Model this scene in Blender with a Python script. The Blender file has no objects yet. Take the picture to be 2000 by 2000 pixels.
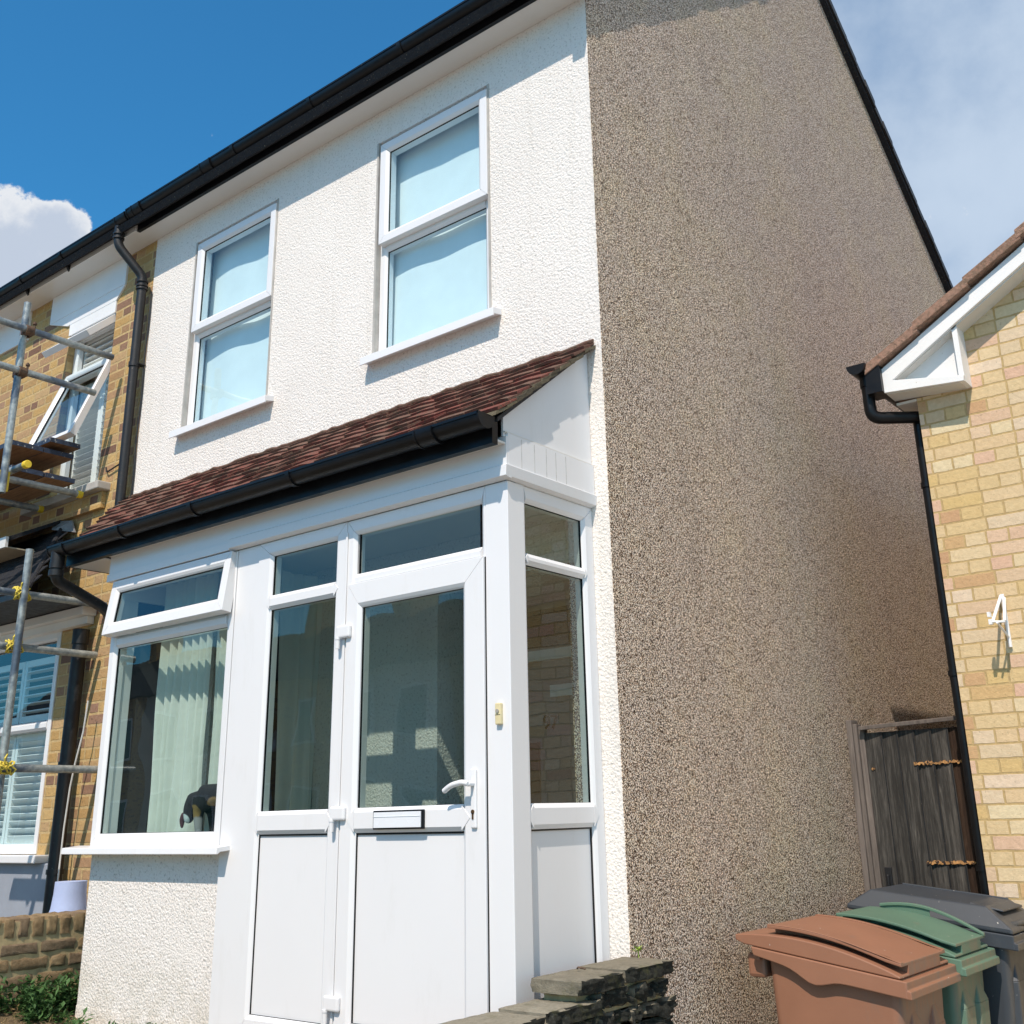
import bpy, bmesh, math, random
from mathutils import Vector, Matrix, noise
random.seed(7)
R = math.radians
scn = bpy.context.scene
COL = scn.collection

# ---------------------------------------------------------------- camera
cam_d = bpy.data.cameras.new('camera'); cam = bpy.data.objects.new('camera', cam_d); COL.objects.link(cam)
cam_d.sensor_width = 36; cam_d.lens = 2107.814 / 2000 * 36
cam_d.shift_x = -54.475 / 2000; cam_d.shift_y = -119.312 / 2000
cam_d.clip_start = 0.05; cam_d.clip_end = 3000
yaw, pit, rol = 0.65884, 0.32538, -0.026629
fw = Vector((-math.sin(yaw) * math.cos(pit), math.cos(yaw) * math.cos(pit), math.sin(pit)))
rt0 = Vector((math.cos(yaw), math.sin(yaw), 0)); up0 = rt0.cross(fw)
rt = rt0 * math.cos(rol) + up0 * math.sin(rol); up = -rt0 * math.sin(rol) + up0 * math.cos(rol)
M = Matrix((rt, up, -fw)).transposed().to_4x4(); M.translation = Vector((2.69915, -4.0, 1.20295))
cam.matrix_world = M
scn.camera = cam

# ---------------------------------------------------------------- sun
SUN = Vector((0.365, -1.0, 1.36)).normalized()
sd = bpy.data.lights.new('sun', 'SUN'); sd.energy = 4.4; sd.angle = R(0.5); sd.color = (1.0, 0.88, 0.765)
so = bpy.data.objects.new('sun', sd); COL.objects.link(so)
so.rotation_euler = (-SUN).to_track_quat('-Z', 'Y').to_euler(); so.location = (20, -30, 40)

# ---------------------------------------------------------------- sky
w = bpy.data.worlds.new('World'); scn.world = w; w.use_nodes = True
nt = w.node_tree; nt.nodes.clear(); L = nt.links
def wn(t, **k):
    n = nt.nodes.new(t)
    for a, b in k.items(): setattr(n, a, b)
    return n
out = wn('ShaderNodeOutputWorld'); bg = wn('ShaderNodeBackground'); bg.inputs[1].default_value = 0.12
sky = wn('ShaderNodeTexSky'); sky.sky_type = 'NISHITA'; sky.sun_disc = False
sky.sun_elevation = math.asin(SUN.z); sky.sun_rotation = math.atan2(SUN.x, SUN.y)
sky.altitude = 50; sky.air_density = 1.0; sky.dust_density = 0.3; sky.ozone_density = 3.0
geo = wn('ShaderNodeTexCoord')
def vmath(op, a, b=None):
    n = wn('ShaderNodeVectorMath', operation=op); L.new(a, n.inputs[0])
    if b is not None:
        if isinstance(b, (tuple, Vector)): n.inputs[1].default_value = b
        else: L.new(b, n.inputs[1])
    return n
def fmath(op, a, b, c=None, clamp=False):
    n = wn('ShaderNodeMath', operation=op); n.use_clamp = clamp
    for i, x in enumerate((a, b, c)):
        if x is None: continue
        if isinstance(x, (int, float)): n.inputs[i].default_value = x
        else: L.new(x, n.inputs[i])
    return n.outputs[0]
def mrange(a, f0, f1, t0=0., t1=1., smooth=True):
    n = wn('ShaderNodeMapRange'); n.interpolation_type = 'SMOOTHSTEP' if smooth else 'LINEAR'
    L.new(a, n.inputs[0])
    for i, v in enumerate((f0, f1, t0, t1)): n.inputs[i + 1].default_value = v
    return n.outputs[0]
def wnoise(scale, detail, rough, off=(0, 0, 0)):
    v = vmath('ADD', geo.outputs['Generated'], off)
    n = wn('ShaderNodeTexNoise'); n.inputs['Scale'].default_value = scale; n.inputs['Detail'].default_value = detail
    n.inputs['Roughness'].default_value = rough; L.new(v.outputs[0], n.inputs['Vector']); return n.outputs[0]
def blob(d, r0, r1):
    n = vmath('DOT_PRODUCT', geo.outputs['Generated'], Vector(d).normalized())
    return mrange(n.outputs['Value'], math.cos(R(r1)), math.cos(R(r0)))
n1 = wnoise(14, 10, 0.62)
n2 = wnoise(5, 8, 0.55, (3.1, 1.7, 0.4))
n3 = wnoise(1.6, 5, 0.5, (8.3, 2.2, 5.1))
# cumulus low on the left
b1 = fmath('MAXIMUM', blob((-0.838, 0.362, 0.408), 0.5, 6.6), blob((-0.80, 0.380, 0.452), 0.3, 3.0))
b2 = blob((-0.825, 0.345, 0.448), 0.3, 3.8)
cm = fmath('ADD', fmath('MAXIMUM', b1, fmath('MULTIPLY', b2, 0.72)), fmath('ADD', fmath('MULTIPLY', fmath('SUBTRACT', n1, 0.5), 1.7), fmath('MULTIPLY', fmath('SUBTRACT', wnoise(38, 8, 0.65, (2., 5., 1.)), 0.5), 0.75)))
left_c = mrange(cm, 0.34, 0.50)
# thin cloud sheet filling the right side of the sky, thicker to the north east
sep = wn('ShaderNodeSeparateXYZ'); L.new(geo.outputs['Generated'], sep.inputs[0])
az = fmath('DIVIDE', sep.outputs[0], fmath('MAXIMUM', sep.outputs[1], 0.02))
right = mrange(fmath('ADD', az, fmath('MULTIPLY', fmath('SUBTRACT', n3, 0.5), 0.6)), -0.75, -0.45)
front = mrange(sep.outputs[1], 0.05, 0.3)
sheet = fmath('MULTIPLY', fmath('MULTIPLY', right, front), mrange(n2, 0.28, 0.62, 0.72, 0.97))
# scattered cloud behind the camera, seen only in reflections and adding white skylight
back = mrange(sep.outputs[1], -0.05, -0.3)
high = mrange(fmath('ADD', sep.outputs[2], fmath('MULTIPLY', sep.outputs[0], 0.5)), 0.42, 0.62)
rear = fmath('MULTIPLY', fmath('MULTIPLY', back, high), mrange(wnoise(3.2, 8, 0.58, (1.1, 4.4, 2.0)), 0.34, 0.50, 0.2, 0.95))
amt = fmath('MAXIMUM', fmath('MAXIMUM', left_c, sheet), rear)
cr = wn('ShaderNodeMix', data_type='RGBA'); L.new(fmath('MULTIPLY', mrange(n2, 0.30, 0.70), 1.0), cr.inputs[0])
cr.inputs[6].default_value = (2.5, 3.45, 4.9, 1); cr.inputs[7].default_value = (4.5, 5.4, 6.6, 1)
cl = wn('ShaderNodeMix', data_type='RGBA'); L.new(mrange(cm, 0.40, 1.0), cl.inputs[0])
cl.inputs[6].default_value = (6.6, 6.8, 7.1, 1); cl.inputs[7].default_value = (4.3, 4.9, 5.9, 1)
cc = wn('ShaderNodeMix', data_type='RGBA'); L.new(fmath('MAXIMUM', left_c, rear), cc.inputs[0]); L.new(cr.outputs[2], cc.inputs[6]); L.new(cl.outputs[2], cc.inputs[7])
tint = wn('ShaderNodeMix', data_type='RGBA', blend_type='MULTIPLY'); tint.inputs[0].default_value = 1.0
L.new(sky.outputs[0], tint.inputs[6]); tint.inputs[7].default_value = (0.38, 1.20, 1.48, 1)
fm = wn('ShaderNodeMix', data_type='RGBA'); L.new(amt, fm.inputs[0]); L.new(tint.outputs[2], fm.inputs[6]); L.new(cc.outputs[2], fm.inputs[7])
L.new(fm.outputs[2], bg.inputs[0]); L.new(bg.outputs[0], out.inputs[0])

# ---------------------------------------------------------------- exposure
vs = scn.view_settings; vs.view_transform = 'Standard'; vs.look = 'None'; vs.exposure = 0.06; vs.gamma = 1.0
scn.render.engine = 'CYCLES'
scn.cycles.max_bounces = 12; scn.cycles.transparent_max_bounces = 24

# ================================================================ helpers
def tag(o, label=None, cat=None, group=None, kind=None):
    if label: o['label'] = label
    if cat: o['category'] = cat
    if group: o['group'] = group
    if kind: o['kind'] = kind
    return o
def thing(name, label, cat, loc=(0, 0, 0), group=None, rz=0):
    o = bpy.data.objects.new(name, None); COL.objects.link(o); o.location = loc; o.rotation_euler[2] = rz
    o.empty_display_size = 0.1
    return tag(o, label, cat, group)
class MB:
    def __init__(s): s.v = []; s.f = []
    def add(s, vs, fs):
        n = len(s.v); s.v += [tuple(p) for p in vs]; s.f += [tuple(i + n for i in f) for f in fs]; return s
    def box(s, x0, x1, y0, y1, z0, z1):
        x0, x1 = sorted((x0, x1)); y0, y1 = sorted((y0, y1)); z0, z1 = sorted((z0, z1))
        return s.add([(x0, y0, z0), (x1, y0, z0), (x1, y1, z0), (x0, y1, z0), (x0, y0, z1), (x1, y0, z1), (x1, y1, z1), (x0, y1, z1)],
                     [(0, 3, 2, 1), (4, 5, 6, 7), (0, 1, 5, 4), (1, 2, 6, 5), (2, 3, 7, 6), (3, 0, 4, 7)])
    def prism(s, poly, d):
        """poly: list of 3D points (planar), extruded by vector d"""
        n = len(poly); d = Vector(d); P = [Vector(p) for p in poly]
        return s.add(P + [p + d for p in P], [tuple(range(n))[::-1], tuple(range(n, 2 * n))] + [(i, (i + 1) % n, n + (i + 1) % n, n + i) for i in range(n)])
    def tube(s, pts, r, seg=16, caps=True, radii=None):
        pts = [Vector(p) for p in pts]; rings = []; n0 = len(s.v)
        prev = None
        for i, p in enumerate(pts):
            if i == 0: t = pts[1] - p
            elif i == len(pts) - 1: t = p - pts[i - 1]
            else: t = (pts[i + 1] - p).normalized() + (p - pts[i - 1]).normalized()
            t.normalize()
            if prev is None:
                a = Vector((0, 0, 1)) if abs(t.z) < .9 else Vector((1, 0, 0)); nrm = t.cross(a).normalized()
            else: nrm = (prev - t * prev.dot(t)).normalized()
            prev = nrm; b = t.cross(nrm)
            rr = radii[i] if radii else r
            s.v += [tuple(p + (nrm * math.cos(2 * math.pi * k / seg) + b * math.sin(2 * math.pi * k / seg)) * rr) for k in range(seg)]
        for i in range(len(pts) - 1):
            for k in range(seg):
                a = n0 + i * seg + k; b_ = n0 + i * seg + (k + 1) % seg
                s.f.append((a, b_, b_ + seg, a + seg))
        if caps:
            s.f.append(tuple(n0 + k for k in range(seg))[::-1]); e = n0 + (len(pts) - 1) * seg
            s.f.append(tuple(e + k for k in range(seg)))
        return s
    def sweepx(s, prof, x0, x1, closed=True):
        """profile of (y,z) swept along x"""
        n = len(prof); m = n if closed else n - 1
        fs = [(i, (i + 1) % n, n + (i + 1) % n, n + i) for i in range(m)]
        if closed: fs += [tuple(range(n))[::-1], tuple(range(n, 2 * n))]
        return s.add([(x0, y, z) for y, z in prof] + [(x1, y, z) for y, z in prof], fs)
    def build(s, name, m, parent=None, bevel=0, smooth=False, seg=2, loc=None):
        me = bpy.data.meshes.new(name); me.from_pydata(s.v, [], s.f)
        bm = bmesh.new(); bm.from_mesh(me); bmesh.ops.recalc_face_normals(bm, faces=bm.faces); bm.to_mesh(me); bm.free()
        o = bpy.data.objects.new(name, me); COL.objects.link(o)
        if m: me.materials.append(m)
        if parent: o.parent = parent
        if loc: o.location = loc
        if smooth:
            me.polygons.foreach_set('use_smooth', [True] * len(me.polygons))
            try: me.set_sharp_from_angle(angle=R(38))
            except Exception: pass
        if bevel:
            b = o.modifiers.new('bevel', 'BEVEL'); b.width = bevel; b.segments = seg; b.limit_method = 'ANGLE'; b.angle_limit = R(35)
            b.harden_normals = False
        return o
def bez(pts, n=6):
    """round the corners of a polyline"""
    pts = [Vector(p) for p in pts]; outp = [pts[0]]
    for i in range(1, len(pts) - 1):
        a, b, c = pts[i - 1], pts[i], pts[i + 1]
        r = min(0.06, (a - b).length * .45, (c - b).length * .45)
        p0 = b + (a - b).normalized() * r; p1 = b + (c - b).normalized() * r
        for k in range(n + 1):
            t = k / n; outp.append(p0 * (1 - t) ** 2 + b * 2 * t * (1 - t) + p1 * t * t)
    outp.append(pts[-1]); return outp

# ================================================================ materials
class NT:
    def __init__(s, name):
        s.m = bpy.data.materials.new(name); s.m.use_nodes = True; s.t = s.m.node_tree; s.p = s.t.nodes['Principled BSDF']
        s.out = s.t.nodes['Material Output']; s.tc = s.n('ShaderNodeTexCoord')
    def n(s, t, **k):
        n = s.t.nodes.new(t)
        for a, b in k.items(): setattr(n, a, b)
        return n
    def l(s, a, b): s.t.links.new(a, b)
    def vec(s, scale=(1, 1, 1), rot=(0, 0, 0), loc=(0, 0, 0)):
        m = s.n('ShaderNodeMapping'); m.inputs['Scale'].default_value = scale; m.inputs['Rotation'].default_value = rot; m.inputs['Location'].default_value = loc
        s.l(s.tc.outputs['Object'], m.inputs[0]); return m.outputs[0]
    def noise(s, sc, det=4, ro=.5, v=None, dist=0):
        n = s.n('ShaderNodeTexNoise'); n.inputs['Scale'].default_value = sc; n.inputs['Detail'].default_value = det
        n.inputs['Roughness'].default_value = ro; n.inputs['Distortion'].default_value = dist
        s.l(v if v is not None else s.tc.outputs['Object'], n.inputs['Vector']); return n.outputs[0]
    def voro(s, sc, feat='F1', v=None, out='Distance', rnd=1.0):
        n = s.n('ShaderNodeTexVoronoi', feature=feat); n.inputs['Scale'].default_value = sc; n.inputs['Randomness'].default_value = rnd
        s.l(v if v is not None else s.tc.outputs['Object'], n.inputs['Vector']); return n.outputs[out]
    def ramp(s, f, stops, interp='LINEAR'):
        n = s.n('ShaderNodeValToRGB'); n.color_ramp.interpolation = interp; e = n.color_ramp.elements
        while len(e) < len(stops): e.new(0.5)
        for i, (p, c) in enumerate(stops):
            e[i].position = p; e[i].color = (c, c, c, 1) if isinstance(c, (int, float)) else (*c, 1)
        s.l(f, n.inputs[0]); return n.outputs[0]
    def mix(s, f, a, b, mode='MIX'):
        n = s.n('ShaderNodeMix', data_type='RGBA', blend_type=mode)
        for i, x in ((0, f), (6, a), (7, b)):
            if isinstance(x, (int, float)): n.inputs[i].default_value = x if i == 0 else (x, x, x, 1)
            elif isinstance(x, tuple): n.inputs[i].default_value = (*x, 1)
            else: s.l(x, n.inputs[i])
        return n.outputs[2]
    def math(s, op, a, b=0., clamp=False):
        n = s.n('ShaderNodeMath', operation=op); n.use_clamp = clamp
        for i, x in enumerate((a, b)):
            if isinstance(x, (int, float)): n.inputs[i].default_value = x
            else: s.l(x, n.inputs[i])
        return n.outputs[0]
    def bump(s, h, st, dist=0.01, nrm=None):
        n = s.n('ShaderNodeBump'); n.inputs['Strength'].default_value = st; n.inputs['Distance'].default_value = dist
        s.l(h, n.inputs['Height'])
        if nrm is not None: s.l(nrm, n.inputs['Normal'])
        return n.outputs[0]
    def fin(s, col=None, rough=None, nrm=None, spec=None, metal=None):
        for k, x in (('Base Color', col), ('Roughness', rough), ('Normal', nrm), ('Specular IOR Level', spec), ('Metallic', metal)):
            if x is None: continue
            if isinstance(x, (int, float)): s.p.inputs[k].default_value = x
            elif isinstance(x, tuple): s.p.inputs[k].default_value = (*x, 1)
            else: s.l(x, s.p.inputs[k])
        return s.m
def plain(name, c, rough=.5, var=.06, sc=3., bump=0., bsc=200., metal=0, spec=.5, fleck=None):
    t = NT(name); n = t.noise(sc, 5, .6)
    lo = tuple(x * (1 - var) for x in c); hi = tuple(min(1, x * (1 + var)) for x in c)
    col = t.ramp(n, [(.3, lo), (.7, hi)])
    if fleck:
        f = t.ramp(t.noise(fleck[1], 4, .6), [(fleck[2], 0.), (fleck[2] + .05, 1.)]); col = t.mix(f, col, fleck[0])
    rg = t.ramp(t.noise(sc * 2.3, 4), [(.3, max(0, rough - .08)), (.7, min(1, rough + .08))])
    nr = t.bump(t.noise(bsc, 3, .6), bump, .002) if bump else None
    return t.fin(col, rg, nr, spec, metal)

def m_upvc(name='upvc', c=(.80, .80, .805)):
    t = NT(name)
    n = t.noise(1.3, 5, .6); d = t.noise(9, 6, .7, v=t.vec((1, 1, .25)))
    col = t.ramp(n, [(.3, tuple(x * .97 for x in c)), (.75, c)])
    dirt = t.ramp(d, [(.57, 0.), (.82, .20)])
    col = t.mix(dirt, col, (.52, .50, .44))
    return t.fin(col, .28, t.bump(t.noise(6, 2, .4), .05, .01), .5)
UPVC = m_upvc()
UPVC2 = m_upvc('upvc_soffit', (.74, .72, .68))
PAINTW = plain('white_painted_wood', (.80, .80, .79), .5, .05, 2, .3, 60, fleck=((.45, .42, .36), 30, .70))

def m_roughcast():
    t = NT('white_roughcast')
    w1 = t.noise(5, 2, .5); big = t.noise(.9, 4, .6)
    st = t.noise(74, 4, .62); st2 = t.voro(82, 'F1')
    h = t.math('ADD', t.math('MULTIPLY', st, 1.2), t.math('MULTIPLY', st2, -.45))
    h = t.math('ADD', h, t.math('MULTIPLY', w1, .5))
    col = t.ramp(big, [(.3, (.80, .755, .705)), (.7, (.87, .825, .775))])
    pit = t.ramp(t.noise(68, 3, .6), [(.555, 0.), (.69, .62)])
    col = t.mix(pit, col, (.38, .34, .29))
    drip = t.ramp(t.noise(2.6, 6, .65, v=t.vec((4, 4, .35))), [(.54, 0.), (.76, .30)]); col = t.mix(drip, col, (.58, .54, .47))
    sp = t.n('ShaderNodeSeparateXYZ'); t.l(t.tc.outputs['Object'], sp.inputs[0])
    base = t.math('MULTIPLY', t.ramp(t.math('ADD', sp.outputs[2], t.math('MULTIPLY', t.noise(4, 6, .7), .5)), [(.35, 1.), (.95, 0.)]), t.ramp(t.noise(7, 6, .7), [(.38, 0.), (.62, .75)]))
    col = t.mix(base, col, (.50, .45, .34))
    return t.fin(col, .92, t.bump(h, .62, .011), .2)
ROUGH = m_roughcast()

def m_pebble():
    t = NT('brown_pebbledash')
    v1 = t.voro(180, 'F1'); c1 = t.voro(180, 'F1', out='Color'); e1 = t.noise(230, 3, .55)
    big = t.noise(.8, 5, .6); mid = t.noise(3.2, 5, .65)
    sep_ = t.n('ShaderNodeSeparateColor'); t.l(c1, sep_.inputs[0])
    stone = t.ramp(sep_.outputs[0], [(.0, (.30, .21, .15)), (.10, (.60, .46, .34)), (.20, (.96, .82, .66)), (.60, (1., .94, .82)), (1., (.99, .96, .90))])
    edge = t.ramp(t.math('ADD', t.math('MULTIPLY', v1, 1.0), t.math('MULTIPLY', e1, .35)), [(.70, 0.), (.84, 1.)])
    gap = t.ramp(t.noise(135, 2, .5), [(.42, 1.), (.50, 0.)])
    col = t.mix(t.math('MAXIMUM', edge, t.math('MULTIPLY', gap, .90)), stone, (.062, .040, .028))
    tone = t.ramp(t.math('ADD', t.math('MULTIPLY', big, .6), t.math('MULTIPLY', mid, .4)), [(.32, (.98, .89, .85)), (.5, (1.04, .94, .86)), (.68, (1.06, .96, .80))])
    col = t.mix(1., col, tone, 'MULTIPLY')
    strk = t.ramp(t.noise(2.2, 6, .65, v=t.vec((1, 2.2, .22))), [(.52, 0.), (.76, .28)]); col = t.mix(strk, col, t.mix(1., col, (.62, .60, .58), 'MULTIPLY'))
    h = t.math('ADD', t.math('MULTIPLY', v1, -1.0), t.math('MULTIPLY', t.noise(60, 4, .6), .7))
    return t.fin(col, .8, t.bump(h, .30, .006), .08)
PEBBLE = m_pebble()

def m_brick(name, axis, ramp, mortar, w=.225, h=.075, dark=(.02, .015, .01), bump=.6, rough=.9, ms=.006, off=(0, 0), soot=.0, pit=.6):
    t = NT(name)
    cx = t.n('ShaderNodeSeparateXYZ'); t.l(t.tc.outputs['Object'], cx.inputs[0])
    wob = t.n('ShaderNodeTexNoise'); wob.inputs['Scale'].default_value = 18; wob.inputs['Detail'].default_value = 3
    t.l(t.tc.outputs['Object'], wob.inputs['Vector'])
    ws = t.n('ShaderNodeSeparateColor'); t.l(wob.outputs['Color'], ws.inputs[0])
    u = t.math('ADD', t.math('ADD', cx.outputs[0 if axis == 'x' else 1], off[0]), t.math('MULTIPLY', ws.outputs[0], .010))
    v = t.math('ADD', t.math('ADD', cx.outputs[2], off[1]), t.math('MULTIPLY', ws.outputs[1], .008))
    cb = t.n('ShaderNodeCombineXYZ'); t.l(u, cb.inputs[0]); t.l(v, cb.inputs[1])
    b = t.n('ShaderNodeTexBrick'); t.l(cb.outputs[0], b.inputs['Vector'])
    b.offset = .5; b.offset_frequency = 2; b.squash = .52; b.squash_frequency = 2
    b.inputs['Scale'].default_value = 1; b.inputs['Brick Width'].default_value = w; b.inputs['Row Height'].default_value = h
    b.inputs['Mortar Size'].default_value = ms; b.inputs['Mortar Smooth'].default_value = .25; b.inputs['Bias'].default_value = 0
    b.inputs['Color1'].default_value = (0, 0, 0, 1); b.inputs['Color2'].default_value = (1, 1, 1, 1); b.inputs['Mortar'].default_value = (.5, .5, .5, 1)
    fr = b.outputs['Fac']
    bc = t.ramp(b.outputs['Color'], ramp)
    fine = t.noise(45, 6, .7); spots = t.ramp(t.noise(70, 4, .6), [(.63, 0.), (.70, pit)])
    bc = t.mix(t.ramp(fine, [(.3, .0), (.75, .45)]), bc, t.mix(1., bc, (.62, .58, .52), 'MULTIPLY'))
    bc = t.mix(spots, bc, dark)
    mc = t.mix(t.ramp(t.noise(30, 5, .7), [(.35, 0.), (.7, .7)]), mortar, tuple(x * .6 for x in mortar))
    col = t.mix(fr, bc, mc)
    if soot: col = t.mix(t.ramp(t.noise(1.4, 5, .65), [(.40, 0.), (.66, soot)]), col, (.10, .085, .07))
    hh = t.math('ADD', t.math('MULTIPLY', fr, -1.3), t.math('MULTIPLY', t.noise(38, 6, .7), .9))
    return t.fin(col, rough, t.bump(hh, bump, .010), .2)
YB = [(0., (.56, .34, .20)), (.12, (.66, .48, .22)), (.28, (.69, .53, .31)), (.45, (.70, .52, .31)), (.6, (.75, .63, .41)), (.74, (.70, .46, .33)), (.86, (.67, .53, .34)), (1., (.76, .61, .46))]
BRICK_R = m_brick('pale_yellow_brick', 'x', YB, (.56, .40, .19), bump=.6, off=(.02, .0), pit=.3)
BRICK_RS = m_brick('pale_yellow_brick_side', 'y', YB, (.50, .38, .20), bump=.5)
OB = [(0., (.21, .12, .085)), (.12, (.33, .20, .13)), (.26, (.50, .32, .13)), (.48, (.56, .37, .15)), (.66, (.58, .40, .18)), (.80, (.42, .26, .15)), (.92, (.54, .37, .19)), (1., (.32, .19, .14))]
BRICK_L = m_brick('stock_brick', 'x', OB, (.60, .44, .22), bump=.8, ms=.009, off=(.05, .02))
BRICK_LS = m_brick('stock_brick_side', 'y', OB, (.62, .45, .22), bump=.7)
BRICK_O = m_brick('far_brick', 'x', OB, (.5, .42, .3), bump=.3)

BLACKP = plain('black_gutter_plastic', (.006, .0065, .008), .38, .3, 8, .1, 80, spec=.3, fleck=((.06, .06, .06), 45, .74))
BLACKP2 = plain('black_weathered_iron', (.010, .010, .011), .5, .4, 12, .4, 120, fleck=((.16, .13, .11), 60, .68))
STEEL = None
def m_steel():
    t = NT('galvanised_tube')
    n = t.noise(30, 6, .65, v=t.vec((1, 1, 1))); b = t.noise(4, 4, .6)
    col = t.ramp(n, [(.3, (.20, .23, .23)), (.55, (.36, .39, .38)), (.75, (.52, .55, .52))])
    col = t.mix(t.ramp(b, [(.50, 0.), (.60, .75)]), col, (.035, .065, .12))
    return t.fin(col, .42, t.bump(n, .25, .002), .5, .35)
STEEL = m_steel()
RUST = plain('rusty_coupler', (.10, .055, .03), .7, .5, 40, .6, 150)
YELLOW = plain('yellow_plastic', (.78, .55, .03), .45, .15, 20, .2, 90)
ROPE = plain('yellow_rope', (.70, .55, .08), .8, .3, 60, .8, 250)
BOARD = None
def m_wood(name, stops, sc=(14, 14, 1.2), bumps=.5, axis=None):
    t = NT(name); v = t.vec(sc)
    n = t.noise(3., 8, .68, v=v, dist=.5); n2 = t.noise(20, 5, .6, v=v)
    col = t.ramp(t.math('ADD', t.math('MULTIPLY', n, .75), t.math('MULTIPLY', n2, .25)), stops)
    col = t.mix(1., col, t.ramp(t.n('ShaderNodeObjectInfo').outputs['Random'], [(0., .55), (1., 1.35)]), 'MULTIPLY')
    return t.fin(col, .85, t.bump(n2, bumps, .004), .2), t, col
BOARD = m_wood('scaffold_board_wood', [(.3, (.15, .085, .045)), (.5, (.30, .18, .10)), (.7, (.42, .27, .15))], (1.2, 14, 14))[0]
BOARDEDGE = plain('board_painted_end', (.03, .045, .08), .6, .5, 30, .5, 100, fleck=((.45, .45, .42), 40, .62))
GATEW = m_wood('blackened_gate_wood', [(.28, (.018, .017, .015)), (.48, (.045, .042, .038)), (.62, (.10, .093, .082)), (.78, (.24, .215, .18))], (16, 16, 1.1), .9)[0]
GATEB = m_wood('brown_stained_board', [(.28, (.022, .014, .010)), (.5, (.060, .036, .024)), (.7, (.14, .085, .055))], (16, 16, 1.1), .9)[0]
POSTW = m_wood('grey_timber_post', [(.3, (.09, .078, .068)), (.55, (.19, .16, .14)), (.75, (.30, .26, .225))], (14, 14, .9), .7)[0]
SPLINT = plain('broken_raw_wood', (.42, .22, .08), .8, .6, 60, .5, 100, fleck=((.02, .012, .01), 55, .52))
def m_tile(name, stops, moss=.6):
    t = NT(name); ri = t.n('ShaderNodeNewGeometry').outputs['Random Per Island']
    base = t.ramp(ri, stops)
    m_ = t.ramp(t.noise(38, 6, .7), [(.44, 0.), (.62, moss)])
    col = t.mix(m_, base, (.13, .105, .07)); l_ = t.ramp(t.noise(85, 5, .7), [(.64, 0.), (.70, .8)])
    col = t.mix(l_, col, (.42, .38, .28))
    return t.fin(col, .9, t.bump(t.noise(48, 6, .75), 1., .014), .2)
TILE = m_tile('red_clay_tile', [(0., (.20, .065, .05)), (.35, (.20, .10, .075)), (.6, (.18, .10, .075)), (.88, (.24, .07, .055)), (1., (.13, .08, .06))], .65)
PINKT = m_tile('weathered_pink_tile', [(0., (.34, .20, .15)), (.5, (.44, .27, .20)), (1., (.30, .18, .13))], .65)
SLATE = m_tile('dark_slate', [(0., (.018, .02, .024)), (.5, (.028, .03, .036)), (1., (.02, .022, .028))], .1)
LEADM = plain('lead_flashing', (.22, .23, .24), .5, .25, 12, .4, 60)
def m_glass(name, tint, k=1.7, base=.0):
    t = NT(name); t.t.nodes.remove(t.p)
    tr = t.n('ShaderNodeBsdfTransparent'); tr.inputs[0].default_value = (*tint, 1)
    gl = t.n('ShaderNodeBsdfGlossy'); gl.inputs['Roughness'].default_value = 0.0; gl.inputs[0].default_value = (.95, .98, 1, 1)
    wv = t.noise(1.6, 2, .4); t.l(t.bump(wv, .12, .03), gl.inputs['Normal'])
    fr = t.n('ShaderNodeFresnel'); fr.inputs[0].default_value = 1.5
    gq = t.n('ShaderNodeNewGeometry'); t.l(t.math('ADD', 1.5, t.math('MULTIPLY', gq.outputs['Backfacing'], 1 / 1.5 - 1.5)), fr.inputs[0])   # same reflectance from both sides of the sheet
    f = t.math('ADD', t.math('MULTIPLY', fr.outputs[0], k), base, clamp=True)
    mx = t.n('ShaderNodeMixShader'); t.l(f, mx.inputs[0]); t.l(tr.outputs[0], mx.inputs[1]); t.l(gl.outputs[0], mx.inputs[2])
    t.l(mx.outputs[0], t.out.inputs[0]); return t.m
GLASS = m_glass('window_glass', (.62, .71, .68), 1.2, .01)
GLASSB = m_glass('bay_glass', (.80, .90, .87), 1.15, .01)
GLASSU = m_glass('blue_tinted_glass', (.84, .96, .985), 1.15, .01)
CURT = None
def m_cloth(name, c, tr=.25, bump=.4):
    t = NT(name); n = t.noise(5, 5, .6)
    col = t.ramp(n, [(.3, tuple(x * .93 for x in c)), (.7, c)])
    t.fin(col, .9, t.bump(t.noise(22, 5, .6, dist=1.), bump, .01), .1)
    tl = t.n('ShaderNodeBsdfTranslucent'); t.l(col, tl.inputs[0]); mx = t.n('ShaderNodeMixShader'); mx.inputs[0].default_value = tr
    t.l(t.p.outputs[0], mx.inputs[1]); t.l(tl.outputs[0], mx.inputs[2]); t.l(mx.outputs[0], t.out.inputs[0]); return t.m
CURT = m_cloth('cream_curtain', (.86, .88, .82)); BLIND = m_cloth('white_blind', (.92, .95, .95), .1, .06)
INTW = plain('interior_plaster', (.42, .42, .40), .8, .08, 2)
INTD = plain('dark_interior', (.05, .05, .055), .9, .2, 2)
INFL = plain('interior_floor', (.12, .08, .06), .7, .2, 5)
LOUV = plain('shutter_paint', (.82, .82, .79), .45, .03, 3)
GREYR = plain('grey_painted_render', (.30, .33, .38), .85, .12, 3, .5, 60)
BLUEP = plain('pale_blue_render', (.40, .47, .68), .85, .10, 8, .7, 90)
CONC = plain('concrete_sill', (.42, .40, .37), .85, .2, 8, .5, 90)

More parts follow.
